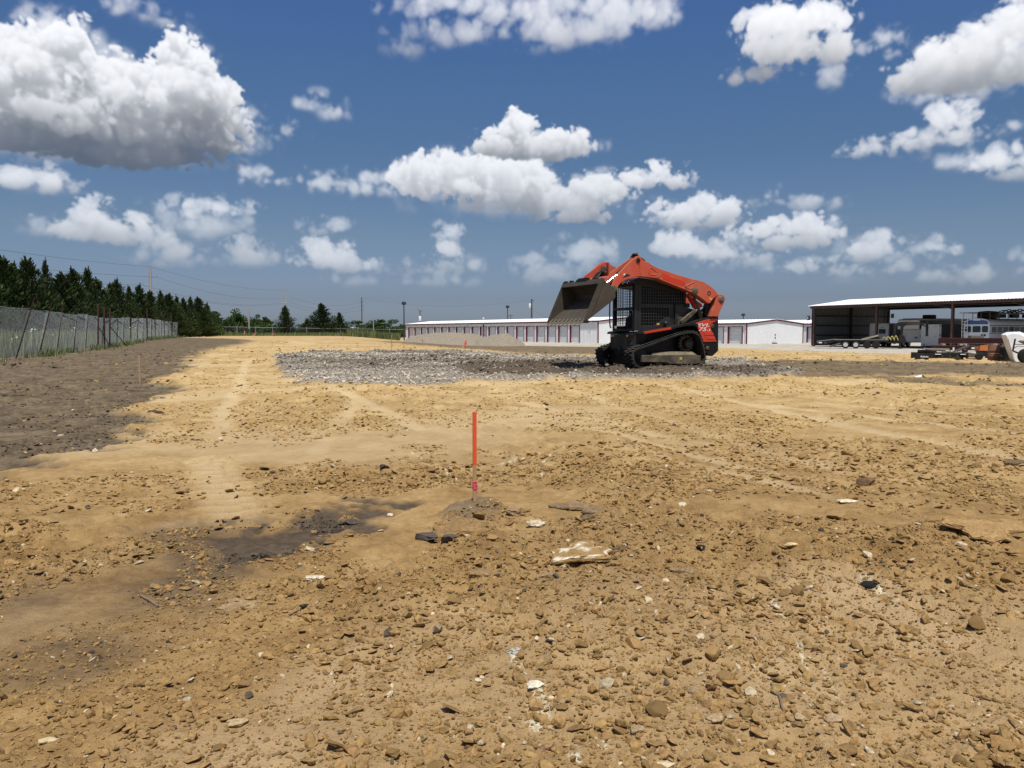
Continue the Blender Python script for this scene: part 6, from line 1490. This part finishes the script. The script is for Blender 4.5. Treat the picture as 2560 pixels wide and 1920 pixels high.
ROCKS=[
 (1452,1412,160,.62,.22,T_,'broad flat tan slab with a white chalk spot right of the stake','soil slab',.1,(.62,.56,.44)),
 (2455,1346,150,.55,.17,(.33,.205,.085),'flat tan slab with a deep dark undercut near the right edge','soil slab',-.1,None),
 (1150,1340,150,.60,.30,(.25,.155,.065),'broken tan crust in front of the grey mound at the stake','crust slab',.3,None),
 (1075,1352,85,.65,.34,GY,'dark grey clod at the left of the mound at the stake','clod',.6,None),
 (1120,1362,60,.7,.4,GY,'small dark grey clod beside the larger one at the mound','clod',1.2,None),
 (1288,1291,46,.7,.42,(.27,.185,.10),'rounded tan clod just right of the grey mound','clod',.2,None),
 (1336,1318,54,.6,.40,CH,'cream chalky rock right of the stake','rock',.4,(.42,.32,.16)),
 (1400,1272,60,.45,.32,(.20,.14,.08),'curled brown crust flake left in the cluster behind the flat slab','crust flake',.3,None),
 (1440,1268,80,.5,.26,(.24,.165,.09),'larger curled crust flake in the cluster behind the flat slab','crust flake',-.3,None),
 (1482,1282,66,.5,.34,(.21,.145,.08),'right hand curled crust flake in the cluster behind the flat slab','crust flake',.5,None),
 (1462,1302,50,.6,.40,DB,'brown lump at the front of the crust flake cluster','clod',.1,None),
 (2165,1219,44,.8,.62,(.16,.10,.055),'round dark brown clod standing alone on the right','clod',.2,None),
 (2135,1224,26,.8,.6,(.18,.12,.065),'small brown clod touching the round dark one','clod',.7,None),
 (782,1452,48,.6,.36,CH,'white chalk rock on the grey smear at the left','rock',.2,None),
 (1284,1622,46,1.0,.36,(.50,.43,.32),'pale chalk rock with blue grey stain at bottom centre','rock',.25,(.10,.12,.15)),
 (1340,1712,44,.8,.34,(.62,.54,.38),'cream chalk lump at the head of the long chalk scrape','rock',.05,(.72,.68,.58)),
 (1366,1857,50,.6,.32,(.20,.12,.075),'flat reddish brown stone below the chalk streak','stone',.1,None),
 (1788,1808,52,.85,.45,(.36,.255,.14),'largest pale lump among the rubble at the bottom','clod',.4,None),
 (2000,1795,40,.9,.25,(.40,.29,.16),'flat tan stone at the end of the curved twig','stone',.8,None),
 (1738,1733,36,.8,.4,(.28,.20,.115),'round tan clod above the rubble at the bottom','clod',.4,None),
 (1205,1458,60,.8,.55,(.25,.17,.085),'rounded amber clod left of the flat slab','clod',.4,None),
 (1372,1448,56,.6,.34,(.29,.195,.105),'tan clod against the left end of the flat slab','clod',.3,None),
 (1700,1428,70,.45,.28,(.24,.165,.09),'long brown clod right of the flat slab','clod',-.1,None),
 (1548,1385,44,.6,.45,DB,'dark brown clod above the right end of the flat slab','clod',.1,None),
 (1748,1376,24,.8,.6,CO,'shiny black coal like lump right of the flat slab','clod',.1,None),
 (2185,1462,66,.5,.22,CO,'flat black crumbly patch on the right','clod',.2,None),
 (1975,1371,34,.7,.4,(.56,.44,.22),'cream yellow stone right of the long brown clod','stone',.3,None),
 (2125,1256,56,.5,.18,(.60,.52,.36),'scattered cream chalk flake below the round dark clod','chalk patch',.1,None),
 (1706,1262,26,.8,.6,CH,'small cream stone beside the black patch behind the slab','stone',.1,None),
 (2540,1172,60,.5,.30,DB,'dark crust edge at the right border','crust slab',.2,None),
 (393,1039,38,.5,.30,(.09,.065,.045),'dark flat clod on the edge of the dark soil','clod',.1,None),
 (600,1512,100,.5,.12,(.29,.20,.105),'thin cracked crust plate on the left','crust slab',.3,None),
 (960,1178,24,.8,.5,(.05,.042,.036),'dark round clod behind the black soil patch','clod',.1,None),
 (975,1286,16,.8,.7,CH,'round pale pebble on the black soil patch','pebble',.1,None),
 (880,1306,36,.7,.4,(.075,.062,.052),'dark clump in the middle of the black soil patch','clod',.1,None),
 (835,1330,24,.7,.5,(.05,.042,.036),'small black clod at the lower edge of the black soil patch','clod',.1,None),
 (1590,1835,46,.7,.4,(.33,.23,.125),'tan clod left in the rubble at the bottom','clod',.5,None),
 (2085,1800,52,.6,.3,(.37,.265,.15),'pale flat clod right in the rubble at the bottom','clod',.2,None),
 (590,1800,52,.7,.35,(.40,.29,.155),'pale yellow clod at the bottom left','clod',.2,None),
 (655,1637,26,.8,.5,CH,'white pebble in the tan soil left of centre','pebble',.3,None),
 (120,1850,40,.5,.3,(.52,.42,.24),'cream stone at the bottom left corner','stone',.6,None),
]
for i,(u,v,wp,ra,hr,col,lab,cat,rz,c2) in enumerate(ROCKS):
    nm={'clod':'dirt_clod','rock':'chalk_rock','stone':'stone','pebble':'pebble','chalk patch':'chalk_patch','soil slab':'soil_slab','crust slab':'crust_slab','crust flake':'crust_flake'}[cat]
    big_rock(u,v,wp,ra,hr,col,lab,500+i*3,rz,4 if wp>40 else 3,nm,cat,.32 if 'chalk' not in lab else .42,5 if 'slab' not in cat else 2,.22 if 'slab' not in cat else .08,c2,None,.16 if 'slab' not in cat else .27)
# twigs
M_twig=material('dry_twig',(.16,.11,.07),.9,col2=(.24,.17,.11),scale=30,amount=.6)
for pts,r_,lab in (([(350,1483),(375,1494),(395,1506)],.0045,'straight dry stick lying on the grey smear'),([(722,1538),(738,1530),(752,1522)],.003,'thin broken twig left of the amber clod'),([(1929,1705),(1942,1730),(1950,1752),(1956,1776)],.0032,'curved dark twig in the rubble at the lower right')):
    P=[at(u,v,.006) for u,v in pts]; tag(MB().tube(catmull(P,4,False)+[P[-1]],r_,6).build('twig',M_twig,None,60),lab,'twig')
x,y,z=at(2290,952); o=MB().add([(0,0,.005),(.14,.02,.02),(.16,.10,.05),(.03,.12,.015)],[(0,1,2,3)]).build('paper_scrap',M_white,None); o.location=(x,y,z); tag(o,'crumpled white scrap lying on the dark soil at the right','litter')
# ordinary clods of the foreground, one object each
PROT=[]
for i in range(10):
    vv,f=ico(3); o=rock_verts(vv,900+i,.34,.66,5); c_=np.clip(np.tile(TAN*(.72+.06*i),(len(vv),1)),.02,.8); me=np_mesh('dirt_clod',o,f,M_clod,attrs={'col':('POINT',np.concatenate([c_,np.ones((len(c_),1))],1))},smooth_=True)
    me.data.set_sharp_from_angle(angle=R(40)); PROT.append(me.data); bpy.data.objects.remove(me)
g_=np.random.default_rng(77); x,y=fan_points(1500,1.5,6.5,78,1.3,36); F=ground_fields(x,y)
d_=np.clip(.05+1.2*smooth((.55*fbm(x*.85,y*.85,4,1)+.45*fbm(x*3.1,y*3.1,3,2)-.45)*6)+.9*F['wet'],0,1)*(1-.9*F['pale'])*(1-F['stake']*.8)*(1-F['dark']); k_=g_.random(1500)<d_; x,y=x[k_][:240],y[k_][:240]; z=surf(x,y)
for i in range(len(x)):
    s_=float(np.clip(.016*math.exp(g_.normal(0,.42)),.009,.034))*(.8+.08*math.hypot(x[i],y[i]))
    o=link(bpy.data.objects.new('dirt_clod',PROT[i%10])); o.location=(x[i],y[i],z[i]+s_*.25); o.rotation_euler=(g_.normal(0,.25),g_.normal(0,.25),g_.uniform(0,6.28)); o.scale=(s_,s_,s_)
    tag(o,'small loose tan dirt clod among the foreground rubble','clod','loose dirt clods in the foreground')
print('rocks',round(time.time()-_t0,1))
